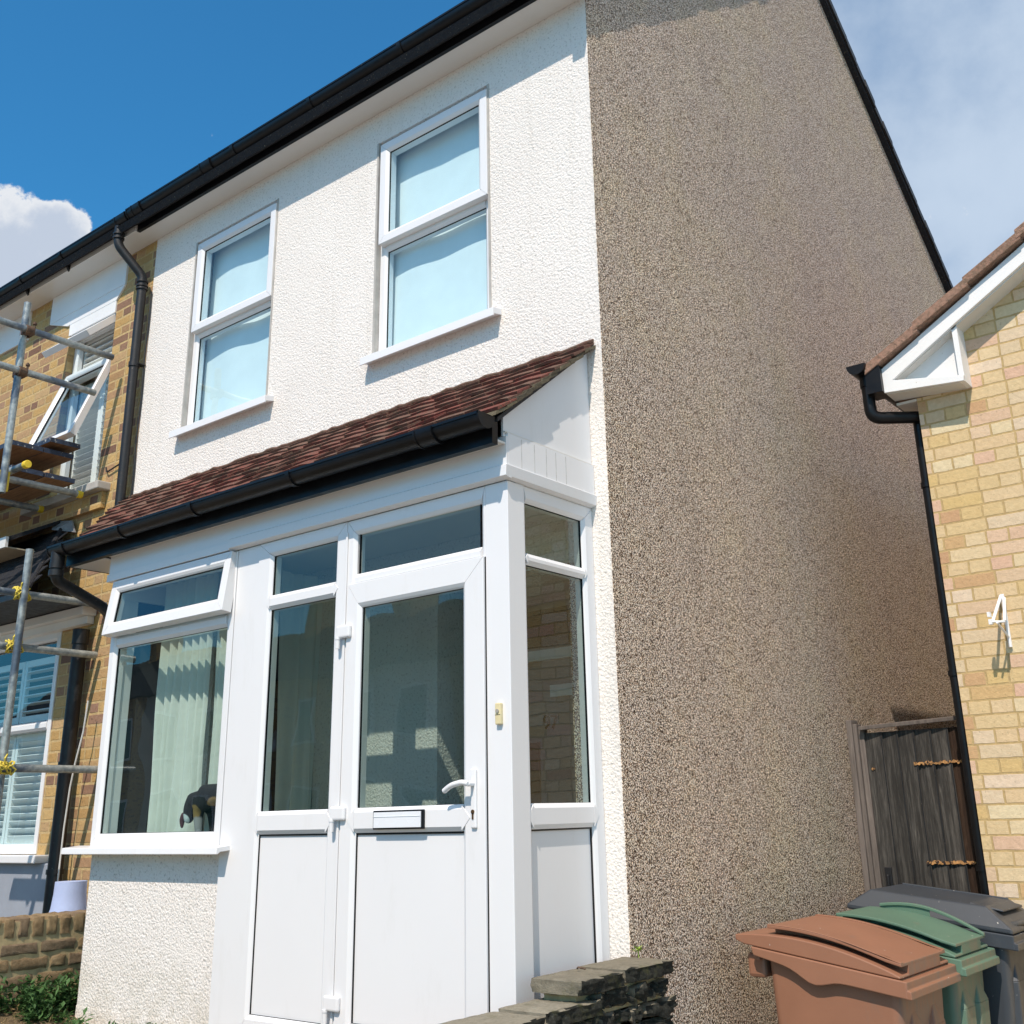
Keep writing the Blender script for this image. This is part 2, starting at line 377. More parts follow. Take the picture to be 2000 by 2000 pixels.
# ================================================================ ground and setting
def m_ground():
    t = NT('paving'); n = t.noise(1.5, 8, .65); n2 = t.noise(40, 6, .7)
    col = t.ramp(t.math('ADD', t.math('MULTIPLY', n, .6), t.math('MULTIPLY', n2, .4)), [(.3, (.20, .19, .17)), (.7, (.38, .36, .33))])
    return t.fin(col, .9, t.bump(n2, .4, .01), .2)
MB().add([(-400, -400, -.47), (400, -400, -.47), (400, 400, -.47), (-400, 400, -.47)], [(0, 1, 2, 3)]).build('ground', m_ground()); tag(bpy.data.objects['ground'], kind='structure')
def m_soil():
    t = NT('dry_soil'); n = t.noise(6, 8, .7); n2 = t.noise(55, 6, .75)
    col = t.ramp(t.math('ADD', t.math('MULTIPLY', n, .5), t.math('MULTIPLY', n2, .5)), [(.3, (.10, .075, .045)), (.55, (.27, .20, .12)), (.75, (.42, .34, .20))])
    return t.fin(col, .95, t.bump(n2, 1., .02), .1)
g = MB()
nx, ny = 60, 40
vs_ = []; X0, X1, Y0, Y1 = -9., 0.0, -4.6, .0
for j in range(ny + 1):
    for i in range(nx + 1):
        x = X0 + (X1 - X0) * i / nx; y = Y0 + (Y1 - Y0) * j / ny
        vs_.append((x, y, .225 + .09 * min(1, max(0, (-x - 2.9) / .4)) + .03 * noise.noise(Vector((x * 3, y * 3, 0))) + .01 * noise.noise(Vector((x * 14, y * 14, 3)))))
fs_ = [(j * (nx + 1) + i, j * (nx + 1) + i + 1, (j + 1) * (nx + 1) + i + 1, (j + 1) * (nx + 1) + i) for j in range(ny) for i in range(nx)]
g.add(vs_, fs_); g.box(X0, X1, Y0, Y1, -.469, .14)
tag(g.build('front_garden', m_soil()), kind='structure')

# ================================================================ wall with openings
def wall(axis, c0, c1, z0, z1, face, depth, holes, m, name, parent):
    """axis 'x': wall along x, outer face at y=face, thickness depth towards +y"""
    us = sorted({c0, c1, *[h[0] for h in holes], *[h[1] for h in holes]}); zs = sorted({z0, z1, *[h[2] for h in holes], *[h[3] for h in holes]})
    inh = lambda u, z: any(h[0] < u < h[1] and h[2] < z < h[3] for h in holes)
    mb = MB(); P = (lambda u, d, z: (u, face + d, z)) if axis == 'x' else (lambda u, d, z: (face + d, u, z))
    for i in range(len(us) - 1):
        for k in range(len(zs) - 1):
            u0, u1, a, b = us[i], us[i + 1], zs[k], zs[k + 1]
            if inh((u0 + u1) / 2, (a + b) / 2): continue
            for d in (0, depth): mb.add([P(u0, d, a), P(u1, d, a), P(u1, d, b), P(u0, d, b)], [(0, 1, 2, 3)])
    for h in holes + [(c0, c1, z0, z1)]:
        u0, u1, a, b = h
        for q in (((u0, a), (u0, b)), ((u0, b), (u1, b)), ((u1, b), (u1, a)), ((u1, a), (u0, a))):
            mb.add([P(q[0][0], 0, q[0][1]), P(q[1][0], 0, q[1][1]), P(q[1][0], depth, q[1][1]), P(q[0][0], depth, q[0][1])], [(0, 1, 2, 3)])
    return mb.build(name, m, parent)

# ---- mitred profile bars (uPVC frames). F maps (u, v, n) to world
class Face:
    def __init__(s, kind, base): s.k = kind; s.b = base
    def __call__(s, u, v, n):
        if s.k == 'front': return (u, s.b - n, v)     # u = x, v = z, n outward = -y
        return (s.b + n, u, v)                        # side: u = y, outward = +x
def bar(mb, F, A, B, ia, ib, prof, inner):
    """A->B outer edge points (u,v); inner = unit vector pointing to opening; ia, ib = how far the ends advance per unit width"""
    A = Vector(A); B = Vector(B); d = (B - A).normalized(); inner = Vector(inner); g_ = .0013
    r0 = []; r1 = []
    for wv, nv in prof:
        p = A + inner * wv + d * (ia * wv + g_); q = B + inner * wv - d * (ib * wv + g_)
        r0.append(F(p.x, p.y, nv)); r1.append(F(q.x, q.y, nv))
    n = len(prof)
    mb.add(r0 + r1, [tuple(range(n)), tuple(range(n, 2 * n))[::-1]] + [(i, (i + 1) % n, n + (i + 1) % n, n + i) for i in range(n)])
def prof(wd, nf, nb, bead=.018, drop=.014):
    return [(0, nb), (0, nf - .002), (.002, nf), (wd - bead, nf), (wd - bead * .35, nf - drop * .55), (wd, nf - drop), (wd, nb)]
def frame(mb, F, u0, u1, v0, v1, wd, nf, nb, bead=.018, drop=.014, wl=None, wr=None, wt=None, wb=None):
    wl = wl or wd; wr = wr or wd; wt = wt or wd; wb = wb or wd
    bar(mb, F, (u0, v0), (u0, v1), wb / wl, wt / wl, prof(wl, nf, nb, bead, drop), (1, 0))
    bar(mb, F, (u1, v0), (u1, v1), wb / wr, wt / wr, prof(wr, nf, nb, bead, drop), (-1, 0))
    bar(mb, F, (u0, v1), (u1, v1), wl / wt, wr / wt, prof(wt, nf, nb, bead, drop), (0, -1))
    bar(mb, F, (u0, v0), (u1, v0), wl / wb, wr / wb, prof(wb, nf, nb, bead, drop), (0, 1))
def transom(mb, F, u0, u1, v0, v1, nf, nb, bead=.018, drop=.014, arrow=.03):
    """horizontal bar between two jambs with arrow-cut ends"""
    h = (v1 - v0); c = (v0 + v1) / 2
    if arrow:
        for (ue, sg_) in ((u0, -1), (u1, 1)):
            hd = [(ue, v0 + .004), (ue + sg_ * arrow, c), (ue, v1 - .004)]
            mb.prism([F(a_, b_, nf - .004) for a_, b_ in hd], Vector(F(0, 0, nf + .0012)) - Vector(F(0, 0, nf - .004)))
        arrow = 0
    for e in (1,):
        secs = [(v0, nf - drop), (v0 + bead, nf), (c, nf), (v1 - bead, nf), (v1, nf - drop)]
        L0 = []; R0 = []
        for (v, nn), a in zip(secs, (0, arrow * .4, arrow, arrow * .4, 0)):
            L0.append(F(u0 - a + .0008, v, nn + .0004)); R0.append(F(u1 + a - .0008, v, nn + .0004))
        Lb = [F(u0, v0, nb), F(u0, v1, nb)]; Rb = [F(u1, v0, nb), F(u1, v1, nb)]
        vs = L0 + R0 + Lb + Rb
        fs = [(i, i + 1, i + 6, i + 5) for i in range(4)] + [(0, 5, 12, 10), (4, 9, 13, 11), (10, 12, 13, 11), (0, 1, 2, 3, 4, 11, 10), (5, 6, 7, 8, 9, 13, 12)]
        mb.add(vs, fs)
def pane(F, u0, u1, v0, v1, n, parent, m=None, name='pane'):
    mb = MB(); mb.add([F(u0, v0, n), F(u1, v0, n), F(u1, v1, n), F(u0, v1, n)], [(0, 1, 2, 3)])
    o = mb.build(name, m or GLASS, parent)
    gk = MB()
    e = .004
    for q in ((u0, u0 + e, v0, v1), (u1 - e, u1, v0, v1), (u0 + e, u1 - e, v0, v0 + e), (u0 + e, u1 - e, v1 - e, v1)):
        a = F(q[0], q[2], n - .004); b = F(q[1], q[3], n + .006); gk.box(a[0], b[0], a[1], b[1], a[2], b[2])
    gk.build('gasket', BLACKP, o)
    return o

# ================================================================ the white rendered house
house = thing('rendered_house', 'two storey end of terrace house, white roughcast front and brown pebbledash gable side', 'house')
HX0 = -4.045
W1 = (-3.51, -2.59, 3.745, 5.225); W2 = (-1.615, -.705, 3.745, 5.225)
wall('x', HX0, -.003, -.45, 5.62, 0, .25, [W1, W2, (-2.95, -2.0, .62, 2.3), (-1.086, -.165, .20, 2.32)], ROUGH, 'front_wall', house)
rid_y, rid_z, ez, sl = 3.33, 8.16, 5.605, .767
def gable(x0, x1, y0, y1, zb, m, nm, par, sub=None):
    z0 = ez + sl * y0 - .003; mb = MB()
    mb.prism([(x0, y0, zb), (x0, y1, zb), (x0, y1, ez + .0), (x0, rid_y, rid_z), (x0, y0, ez)], (x1 - x0, 0, 0)); return mb.build(nm, m, par)
gable(-.25, 0, .0015, 6.66, -.46, PEBBLE, 'gable_wall', house)
MB().box(HX0, -.25, 6.4, 6.66, -.46, 5.6).build('rear_wall', ROUGH, house)
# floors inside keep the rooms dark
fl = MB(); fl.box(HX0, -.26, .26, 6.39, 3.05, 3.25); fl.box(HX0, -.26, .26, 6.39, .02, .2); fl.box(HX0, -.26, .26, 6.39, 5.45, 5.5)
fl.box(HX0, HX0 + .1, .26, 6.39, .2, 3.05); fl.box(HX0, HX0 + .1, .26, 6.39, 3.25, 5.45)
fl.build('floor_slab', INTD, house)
# roof
rf = MB()
def slab(mb, x0, x1, ya, za, yb, zb, th):
    n = Vector((0, -(zb - za), yb - ya)).normalized() * th
    mb.prism([(x0, ya, za), (x0, yb, zb), (x0, yb + n.y, zb + n.z), (x0, ya + n.y, za + n.z)], (x1 - x0, 0, 0))
slab(rf, -9.5, .05, -.24, ez + .01 - .24 * sl + .02, rid_y, rid_z + .02, .05)
slab(rf, -9.5, .05, 6.95, ez + .03 - .29 * sl, rid_y, rid_z + .02, .05)
rf.build('roof', SLATE, house)
# ragged verge of tile ends on the rear slope
vg = MB(); k = 0; y = rid_y
while y < 6.95:
    y2 = min(y + .17, 6.96); zt = rid_z + .045 - sl * (y - rid_y); zt2 = rid_z + .045 - sl * (y2 - rid_y)
    j = random.uniform(-.006, .006)
    vg.prism([(-.01, y, zt - .055 + j), (-.01, y2 + .01, zt2 - .055 + j), (-.01, y2 + .01, zt2 + .02 + j), (-.01, y, zt + .02 + j)], (.075 + random.uniform(0, .01), 0, 0)); y = y2
y = rid_y
while y > -.24:
    y2 = max(y - .17, -.25); zt = rid_z + .045 - sl * (rid_y - y); zt2 = rid_z + .045 - sl * (rid_y - y2)
    vg.prism([(-.01, y, zt - .055), (-.01, y2, zt2 - .055), (-.01, y2, zt2 + .02), (-.01, y, zt + .02)], (.075 + random.uniform(0, .01), 0, 0)); y = y2
vg.build('verge', BLACKP2, house)

def halfround(x0, x1, yc, zt, r, m, par, name='gutter', unions=(), stop=True):
    p = [(yc + r * math.cos(a), zt - .012 + r * math.sin(a)) for a in [math.pi + math.pi * i / 14 for i in range(15)]]
    pr = [(yc - r - .004, zt), (yc - r - .004, zt - .012)] + p + [(yc + r + .003, zt - .012), (yc + r + .003, zt), (yc + r - .003, zt)]
    inner = [(yc + (r - .004) * math.cos(a), zt - .010 + (r - .004) * math.sin(a)) for a in [2 * math.pi - math.pi * i / 14 for i in range(15)]]
    pr += inner + [(yc - r + .002, zt)]
    mb = MB(); mb.sweepx(pr, x0, x1)
    if stop:
        for xe in (x0, x1 - .004): mb.sweepx([(yc - r - .004, zt)] + [(yc + (r + .004) * math.cos(a), zt - .012 + (r + .004) * math.sin(a)) for a in [math.pi + math.pi * i / 12 for i in range(13)]] + [(yc + r + .004, zt)], xe - .002, xe + .006)
    g_ = mb.build(name, m, par, smooth=True)
    for ux, uw in unions:
        ub = MB()
        q = [(yc + (r + .007) * math.cos(a), zt - .012 + (r + .007) * math.sin(a)) for a in [math.pi - .12 + (math.pi + .24) * i / 14 for i in range(15)]]
        qi = [(yc + (r + .0015) * math.cos(a), zt - .012 + (r + .0015) * math.sin(a)) for a in [2 * math.pi + .12 - (math.pi + .24) * i / 14 for i in range(15)]]
        ub.sweepx(q + qi, ux - uw / 2, ux + uw / 2)
        if uw > .06:
            for e in (-1, 1):
                q2 = [(yc + (a_[0] - yc) * 1.06, zt - .012 + (a_[1] - zt + .012) * 1.06) for a_ in q]
                ub.sweepx(q2 + qi, ux + e * uw / 2 - .005, ux + e * uw / 2 + .005)
        ub.build('gutter_bracket', m, g_, smooth=True)
    return g_
# eaves of the white house: black fascia, black gutter, white soffit
fa = MB(); fa.box(HX0, .03, -.175, -.150, 5.445, 5.60); fa.build('fascia', BLACKP, house, bevel=.002)
sf = MB(); sf.box(HX0 - .0, .02, -.149, -.001, 5.452, 5.462); sf.build('soffit', UPVC2, house)
halfround(HX0 + .02, .04, -.236, 5.575, .058, BLACKP, house, unions=[(-.35, .03), (-1.15, .03), (-1.96, .03), (-2.75, .03), (-3.05, .11), (-3.9, .1)])
MB().box(.0, .055, -.24, -.02, 5.44, 5.60).build('box_end', BLACKP, house)

# ---- first floor windows
FR = lambda b: Face('front', b)
def window(u0, u1, v0, v1, lab_side):
    wroot = MB(); F = FR(0.0)
    frame(wroot, F, u0 + .008, u1 - .008, v0 + .012, v1 - .012, .055, -.032, -.09, bead=.016, drop=.012)
    transom(wroot, F, u0 + .06, u1 - .06, 4.455, 4.52, -.030, -.09, arrow=.0)
    o = wroot.build('window', UPVC, house)
    wroot2 = MB(); frame(wroot2, F, u0 + .033, u1 - .008, 4.492, v1 - .032, .068, .012, -.060, bead=.020, drop=.014)
    wroot2.build('sash', UPVC, o)
    pane(F, u0 + .098, u1 - .073, 4.557, v1 - .097, -.012, o, GLASSU)
    pane(F, u0 + .06, u1 - .062, v0 + .065, 4.458, -.052, o, GLASSU)
    s = MB(); s.prism([(u0 - .035, .0, v0 + .018), (u0 - .035, -.070, v0 + .004), (u0 - .035, -.072, v0 - .045), (u0 - .035, -.064, v0 - .045), (u0 - .035, -.060, v0 - .032), (u0 - .035, .0, v0 - .018)], (u1 - u0 + .11, 0, 0))
    s.build('sill', UPVC, o, bevel=.002)
    # drip line of sealant round the reveal
    sl_ = MB(); sl_.box(u0 - .006, u0 + .009, -.004, .03, v0, v1); sl_.build('sealant', CONC, o)
    sl_ = MB(); sl_.box(u1 - .009, u1 + .006, -.004, .03, v0, v1); sl_.build('sealant', CONC, o)
    return o
win1 = window(*W1, 'l'); win2 = window(*W2, 'r')
tag(win1, 'upper window on the left'); tag(win2, 'upper window nearer the gable corner')
def blind(u0, u1, v0, v1, y, seed, label):
    mb = MB(); n, mrow = 40, 24; vs = []
    rnd = random.Random(seed); ph = rnd.uniform(0, 6)
    for j in range(mrow + 1):
        for i in range(n + 1):
            u = u0 + (u1 - u0) * i / n; v = v0 + (v1 - v0) * j / mrow
            vs.append((u, y + .014 * math.sin(u * 6.1 + ph) * (.3 + .7 * noise.noise(Vector((u * 2, v * 1.3, seed)))) + .022 * noise.noise(Vector((u * 2.4, v * .5, seed + 5))), v))
    mb.add(vs, [(j * (n + 1) + i, j * (n + 1) + i + 1, (j + 1) * (n + 1) + i + 1, (j + 1) * (n + 1) + i) for j in range(mrow) for i in range(n)])
    o = mb.build('window_blind', BLIND, None, smooth=True); return tag(o, label, 'blind', 'plain white cloths hanging behind the upper windows')
blind(-3.485, -2.59, 3.76, 5.22, .125, 1, 'plain white blind behind the glass of the smaller-looking upper window above the left bay')
blind(-1.595, -.72, 3.76, 5.22, .120, 4, 'plain white blind behind the glass of the upper window nearest the brown gable corner')

# ================================================================ porch
porch = thing('porch', 'white plastic framed porch with red tiled lean-to roof on the front of the rendered house', 'porch')
PF = -.62                      # front face plane of the frames
F = FR(PF)
# --- structural frames
fr = MB()
# bay window outer frame
frame(fr, F, -3.075, -1.935, 1.105, 2.555, .062, 0, -.06, bead=.02)
transom(fr, F, -3.013, -1.997, 2.165, 2.235, -.001, -.06, arrow=.0)
# cover strips
fr.box(-1.934, -1.930, PF + .02, PF + .06, .2, 2.555)
fr.box(-1.9295, -1.755, PF + .004, PF + .06, .2, 2.555)
fr.build('bay_frame', UPVC, porch)
# --- sidelight
sd_ = MB(); frame(sd_, F, -1.752, -1.093, .26, 2.555, .078, .002, -.06, wl=.105, wt=.075, wb=.135)
transom(sd_, F, -1.647, -1.171, 2.205, 2.278, .003, -.06, arrow=.030)
transom(sd_, F, -1.647, -1.171, 1.150, 1.252, .003, -.06, arrow=.040)
side = sd_.build('sidelight', UPVC, porch)
pane(F, -1.650, -1.168, 1.249, 2.208, -.022, side); pane(F, -1.650, -1.168, 2.275, 2.483, -.022, side)
sp_ = MB(); a = F(-1.650, .39, -.018); b = F(-1.168, 1.153, -.03); sp_.box(a[0], b[0], a[1], b[1], a[2], b[2]); sp_.build('panel', UPVC, side)
gk = MB()
def gline(mb, F, u0, u1, v0, v1, n): 
    a = F(u0, v0, n - .003); b = F(u1, v1, n + .003); mb.box(a[0], b[0], a[1], b[1], a[2], b[2])
gline(gk, F, -1.6475, -1.1705, 1.143, 1.151, -.015); gline(gk, F, -1.648, -1.643, .39, 1.143, -.015); gline(gk, F, -1.6475, -1.1705, .392, .397, -.015); gk.build('gasket', BLACKP, side)
# --- door frame with toplight
df = MB(); frame(df, F, -1.090, -.222 - .0, .26, 2.555, .070, .000, -.06, wt=.072, wl=.060, wr=.028, wb=.04)
transom(df, F, -1.03, -.25, 2.232, 2.292, .001, -.06, arrow=.0)
dfo = df.build('door_frame', UPVC, porch)
pane(F, -1.02, -.262, 2.289, 2.488, -.022, dfo)
# --- door leaf
lf = MB(); frame(lf, F, -1.062, -.226, .285, 2.243, .10, .014, -.05, bead=.020, wl=.088, wr=.122, wt=.115, wb=.13)
transom(lf, F, -.974, -.348, 1.150, 1.252, .015, -.05, arrow=.045)
door = lf.build('door', UPVC, porch)
pane(F, -.977, -.345, 1.249, 2.131, -.012, door)
dp = MB(); a = F(-.977, .40, -.008); b = F(-.345, 1.153, -.03); dp.box(a[0], b[0], a[1], b[1], a[2], b[2]); dp.build('panel', UPVC, door)
gk = MB(); gline(gk, F, -.9745, -.3485, 1.142, 1.151, -.005); gline(gk, F, -.975, -.970, .41, 1.142, -.005); gline(gk, F, -.9745, -.3485, .412, .417, -.005); gline(gk, F, -.2255, -.2225, .29, 2.243, .0); gk.build('gasket', BLACKP, door)
# letter plate
lp = MB(); a = F(-.845, 1.162, .015); b = F(-.548, 1.238, .026); lp.box(a[0], b[0], a[1], b[1], a[2], b[2]); lpo = lp.build('letter_plate', BLACKP, door, bevel=.003)
lp = MB(); a = F(-.836, 1.169, .0265); b = F(-.560, 1.231, .031); lp.box(a[0], b[0], a[1], b[1], a[2], b[2])
a = F(-.836, 1.212, .0315); b = F(-.560, 1.2135, .033); lp.box(a[0], b[0], a[1], b[1], a[2], b[2])
lp.build('flap', plain('white_enamel', (.78, .80, .83), .25, .03, 4), lpo, bevel=.002)
# handle
hp = MB(); hp.box(-.293, -.264, PF - .014 - .012, PF - .014, 1.160, 1.385); hpo = hp.build('handle', UPVC, door, bevel=.006, seg=3)
hl = MB(); hl.tube([(-.279, PF - .024, 1.328), (-.279, PF - .058, 1.328)], .011, 14)
hl.tube(bez([(-.272, PF - .062, 1.328), (-.30, PF - .066, 1.334), (-.36, PF - .064, 1.325), (-.405, PF - .058, 1.303)]), .011, 14, radii=None)
hl.build('lever', UPVC, hpo, smooth=True, bevel=.003)
kh = MB(); kh.tube([(-.279, PF - .0255, 1.222), (-.279, PF - .029, 1.222)], .0085, 16); kh.box(-.283, -.275, PF - .029, PF - .0255, 1.194, 1.218); kh.build('keyhole', plain('brass_cylinder', (.20, .12, .06), .4, .3, 40, metal=.8), hpo)
# hinges
for hz in (2.025, 1.232, .485):
    hb = MB(); hb.box(-1.115, -1.022, PF - .034, PF - .012, hz - .030, hz + .030)
    ho = hb.build('hinge', UPVC, door, bevel=.010, seg=3)
    hb = MB(); hb.tube([(-1.103, PF - .026, hz - .030), (-1.103, PF - .026, hz - .075)], .012, 14, radii=[.012, .010]); hb.tube([(-1.103, PF - .026, hz - .024), (-1.103, PF - .026, hz - .034)], .014, 14); hb.build('pin', UPVC, ho, smooth=True)
cov = MB(); cov.box(-1.0925, -1.0795, PF - .008, PF - .002, .262, 2.5); cov.build('cover_bead', UPVC, porch, bevel=.002)
# --- corner post
cp = MB(); cp.prism([(-.221, PF - .001, .2), (-.221, PF + .065, .2), (-.165, PF + .065, .2), (-.165, PF + .110, .2), (-.096, PF + .110, .2), (-.096, PF - .001, .2)], (0, 0, 2.355))
cp.build('corner_post', UPVC, porch, bevel=.003)
# doorbell
db = MB(); db.box(-.166, -.137, PF - .019, PF - .001, 1.548, 1.632); dbo = db.build('doorbell', plain('aged_cream_plastic', (.72, .62, .36), .4, .1, 20), porch, bevel=.004)
db = MB(); db.tube([(-.152, PF - .0185, 1.600), (-.152, PF - .023, 1.600)], .0085, 20); db.build('button', plain('grey_button', (.35, .33, .28), .4, .1, 20), dbo, bevel=.001)
db = MB(); db.box(-.165, -.138, PF - .0196, PF - .0188, 1.5845, 1.5865); db.build('seam', BLACKP, dbo)
# --- right side frame (faces +x)
S = Face('side', -.096)
ss = MB(); frame(ss, S, PF + .110, -.001, .22, 2.555, .068, -.004, -.06, wl=.022, wr=.075, wt=.07, wb=.12)
transom(ss, S, -.488, -.076, 2.212, 2.262, -.003, -.06, arrow=.018)
transom(ss, S, -.488, -.076, 1.150, 1.248, -.003, -.06, arrow=.034)
ss_o = ss.build('side_frame', UPVC, porch)
pane(S, -.491, -.073, 2.259, 2.488, -.026, ss_o); pane(S, -.491, -.073, 1.245, 2.215, -.026, ss_o)
sp_ = MB(); a = S(-.491, .335, -.026); b = S(-.073, 1.153, -.036); sp_.box(a[0], b[0], a[1], b[1], a[2], b[2]); sp_.build('panel', UPVC, ss_o)
gk = MB(); gline(gk, S, -.4885, -.0765, 1.1435, 1.151, -.023); gline(gk, S, -.0825, -.0765, .34, 1.143, -.023); gk.build('gasket', BLACKP, ss_o)
# --- bay vent, hinged at the top and standing a little open
vr = bpy.data.objects.new('vent', None)
vb = MB(); VF = lambda u, v, n: (u, -n, v)
class VFc:
    def __call__(s, u, v, n): return (u, -n, v)
frame(vb, VFc(), -3.062, -1.945, -.318, 0., .070, .028, -.030, bead=.02)
vent = vb.build('vent', UPVC, porch); vent.location = (0, PF + .0, 2.548); vent.rotation_euler[0] = -R(7.5)
pane(VFc(), -2.993, -2.014, -.249, -.069, .004, vent)
pane(F, -3.015, -1.995, 1.165, 2.168, -.024, bpy.data.objects['bay_frame'], GLASSB)
# bay sill
bs = MB(); bs.prism([(-3.235, PF + .03, 1.108), (-3.235, PF - .070, 1.098), (-3.235, PF - .074, 1.066), (-3.235, PF - .062, 1.066), (-3.235, PF - .05, 1.076), (-3.235, PF + .03, 1.082)], (1.385, 0, 0)); bs.build('sill', UPVC, porch, bevel=.003)
# bay base wall and left return
bw = MB(); bw.box(-3.10, -1.932, PF + .028, PF + .11, -.02, 1.079); bw.box(-3.10, -3.0, PF + .111, -.003, -.02, 1.079); bw.prism([(-3.105, PF + .020, -.02), (-3.105, PF + .0275, .33), (-3.105, PF + .1, .33), (-3.105, PF + .1, -.02)], (1.17, 0, 0))
bw.build('base_wall', ROUGH, porch, bevel=.01)
lw = MB(); lw.box(-3.075, -3.02, PF + .061, -.003, 1.083, 1.16); lw.box(-3.075, -3.02, PF + .061, -.003, 2.45, 2.555); lw.box(-3.075, -3.02, PF + .061, PF + .12, 1.161, 2.449); lw.box(-3.075, -3.02, -.06, -.003, 1.161, 2.449); lw.build('left_side_frame', UPVC, porch)
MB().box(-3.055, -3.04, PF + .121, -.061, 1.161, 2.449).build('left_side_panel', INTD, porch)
# partition between bay and porch, floor, ceiling, threshold
pt = MB(); pt.box(-1.90, -1.84, PF + .061, -.2, .25, 1.15); pt.box(-1.90, -1.84, PF + .061, PF + .11, 1.151, 2.54); pt.build('partition', UPVC2, porch)
MB().box(-3.0, -.16, PF + .111, .0 - .002, .15, .25).build('porch_floor', INFL, porch)
MB().box(-3.074, -.1, PF + .061, -.003, 2.556, 2.575).build('ceiling', UPVC2, porch)
MB().box(-1.93, -.10, PF - .03, PF + .06, .12, .258).build('threshold', UPVC2, porch, bevel=.004)
# --- fascia boards, cornice
fb = MB(); fb.box(-3.115, -.0765, -.6485, -.6365, 2.60, 2.745)
fb.box(-.088, -.0765, -.6360, -.002, 2.615, 2.760)
fb.build('fascia', UPVC, porch, bevel=.0015)
co = MB(); co.prism([(-1.965, -.66, 2.565), (-1.965, -.66, 2.612), (-1.965, -.6495, 2.618), (-1.965, -.62, 2.618), (-1.965, -.62, 2.557)], (1.965 - .072, 0, 0))
co.prism([(-.072, -.66, 2.565), (-.066, -.66, 2.612), (-.076, -.62, 2.618), (-.1, -.62, 2.557)], (0, .657, 0))
co.box(-3.125, -1.967, -.655, -.621, 2.557, 2.600)
co.build('cornice', UPVC, porch, bevel=.0015)
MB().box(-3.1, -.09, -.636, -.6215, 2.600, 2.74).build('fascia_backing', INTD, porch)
# flashing / thin open end of cladding boards on the side
GRIME = plain('grime_line', (.42, .41, .38), .9, .3, 30)
for yy in (-.545, -.455, -.37, -.30, -.225): MB().box(-.0764, -.0758, yy - .001, yy + .001, 2.62, 2.752).build('board_joint', GRIME, porch)
# cheek (side of the porch roof) in white sheet
ck = MB(); ck.prism([(-.100, -.652, 2.745), (-.100, -.003, 2.745), (-.100, -.003, 3.355), (-.100, -.652, 2.862)], (.011, 0, 0)); ck.build('cheek', UPVC, porch)
MB().box(-.089, -.0775, -.652, -.003, 2.7605, 2.766).build('drip_trim', UPVC2, porch)
# --- porch roof: plain tiles in nine courses
LE = Vector((-3.45, -.735, 2.800)); RE = Vector((-.045, -.735, 2.822)); LT = Vector((-4.165, -.0, 3.385)); RT = Vector((-.045, -.0, 3.378))
rs = MB(); rs.prism([LE + Vector((.03, .03, -.03)), RE + Vector((-.03, .03, -.03)), RT + Vector((-.03, -.005, -.03)), LT + Vector((.03, -.005, -.03))], (0, 0, .02)); rs.build('roof_deck', INTD, porch)
tl = MB(); NC = 9; slope = (RT - RE).normalized(); nrm = Vector((1, 0, 0)).cross(slope).normalized()
for c in range(NC):
    f0 = c / NC; f1 = min(1., (c + 1.55) / NC)
    x_l = LE.x + (LT.x - LE.x) * f0 + random.uniform(-.01, .01); x = RE.x + random.uniform(-.012, .012)
    if c % 2: x += 0; first = .085
    else: first = .17
    while x > x_l:
        wd = first if x > RE.x - .03 else .168; first = .168
        xa = max(x - wd, x_l - .02); xb = x - .003
        if xb - xa < .03: break
        tlt = 0; tr = random.uniform(-.006, .006); push = random.uniform(-.014, .010)
        cam_ = .006 * random.random()
        def pt_(xx, f, h):
            fx = (xx - LE.x) / (RE.x - LE.x); base_z = (LE.z + (RE.z - LE.z) * fx); top_z = LT.z + (RT.z - LT.z) * fx
            y = -.735 * (1 - f); z = base_z + (top_z - base_z) * f
            return Vector((xx, y, z)) + nrm * h
        ff0 = f0 - push / .9
        lo = .006; hi = .022
        vs = []
        for xx in (xa, (xa + xb) / 2, xb):
            cm_ = cam_ if xx not in (xa, xb) else 0
            e = tr if xx == xb else (-tr if xx == xa else 0)
            vs += [pt_(xx, ff0, lo + .018 + e + cm_), pt_(xx, ff0, lo + .001 + e + cm_), pt_(xx, f1, -.004 + e), pt_(xx, f1, .004 + e)]
        fs = []
        for s_ in (0, 4):
            for q in range(4): fs.append((s_ + q, s_ + (q + 1) % 4, s_ + 4 + (q + 1) % 4, s_ + 4 + q))
        fs += [(0, 3, 2, 1), (8, 9, 10, 11)]
        # thin moss-lipped lower edge
        tl.add(vs, fs); x -= wd
tl.build('roof_tiles', TILE, porch, bevel=.0015, seg=1)
# top flashing line / mortar fillet where roof meets wall
mf = MB(); n = 90; pts = []
for i in range(n):
    x = LT.x + .02 + (RT.x - LT.x - .02) * i / (n - 1); pts.append((x, -.006 + .003 * math.sin(i), LT.z + (RT.z - LT.z) * i / (n - 1) + .012 + random.uniform(-.005, .006)))
mf.tube(pts, .013, 8); mf.build('mortar_fillet', TILE, porch)
# verge at the right: ragged tile ends and mortar bedding
vb_ = MB()
for i in range(11):
    f = i / 11; y = -.735 * (1 - f); z = 2.822 + (3.378 - 2.822) * f; dy = .735 / 11; dz = .556 / 11
    ov = random.uniform(.004, .016)
    vb_.prism([(-.118, y - .02, z - .004), (-.118, y + dy * 1.35, z + dz * 1.35 - .008), (-.118, y + dy * 1.35, z + dz * 1.35 - .022), (-.118, y - .02 + random.uniform(-.01, .01), z - .020 - random.uniform(0, .008))], (.07 + ov, 0, 0))
vb_.build('verge_undercloak', m_tile('verge_tile', [(0., (.12, .10, .07)), (.5, (.20, .17, .11)), (1., (.09, .075, .055))], .5), porch)
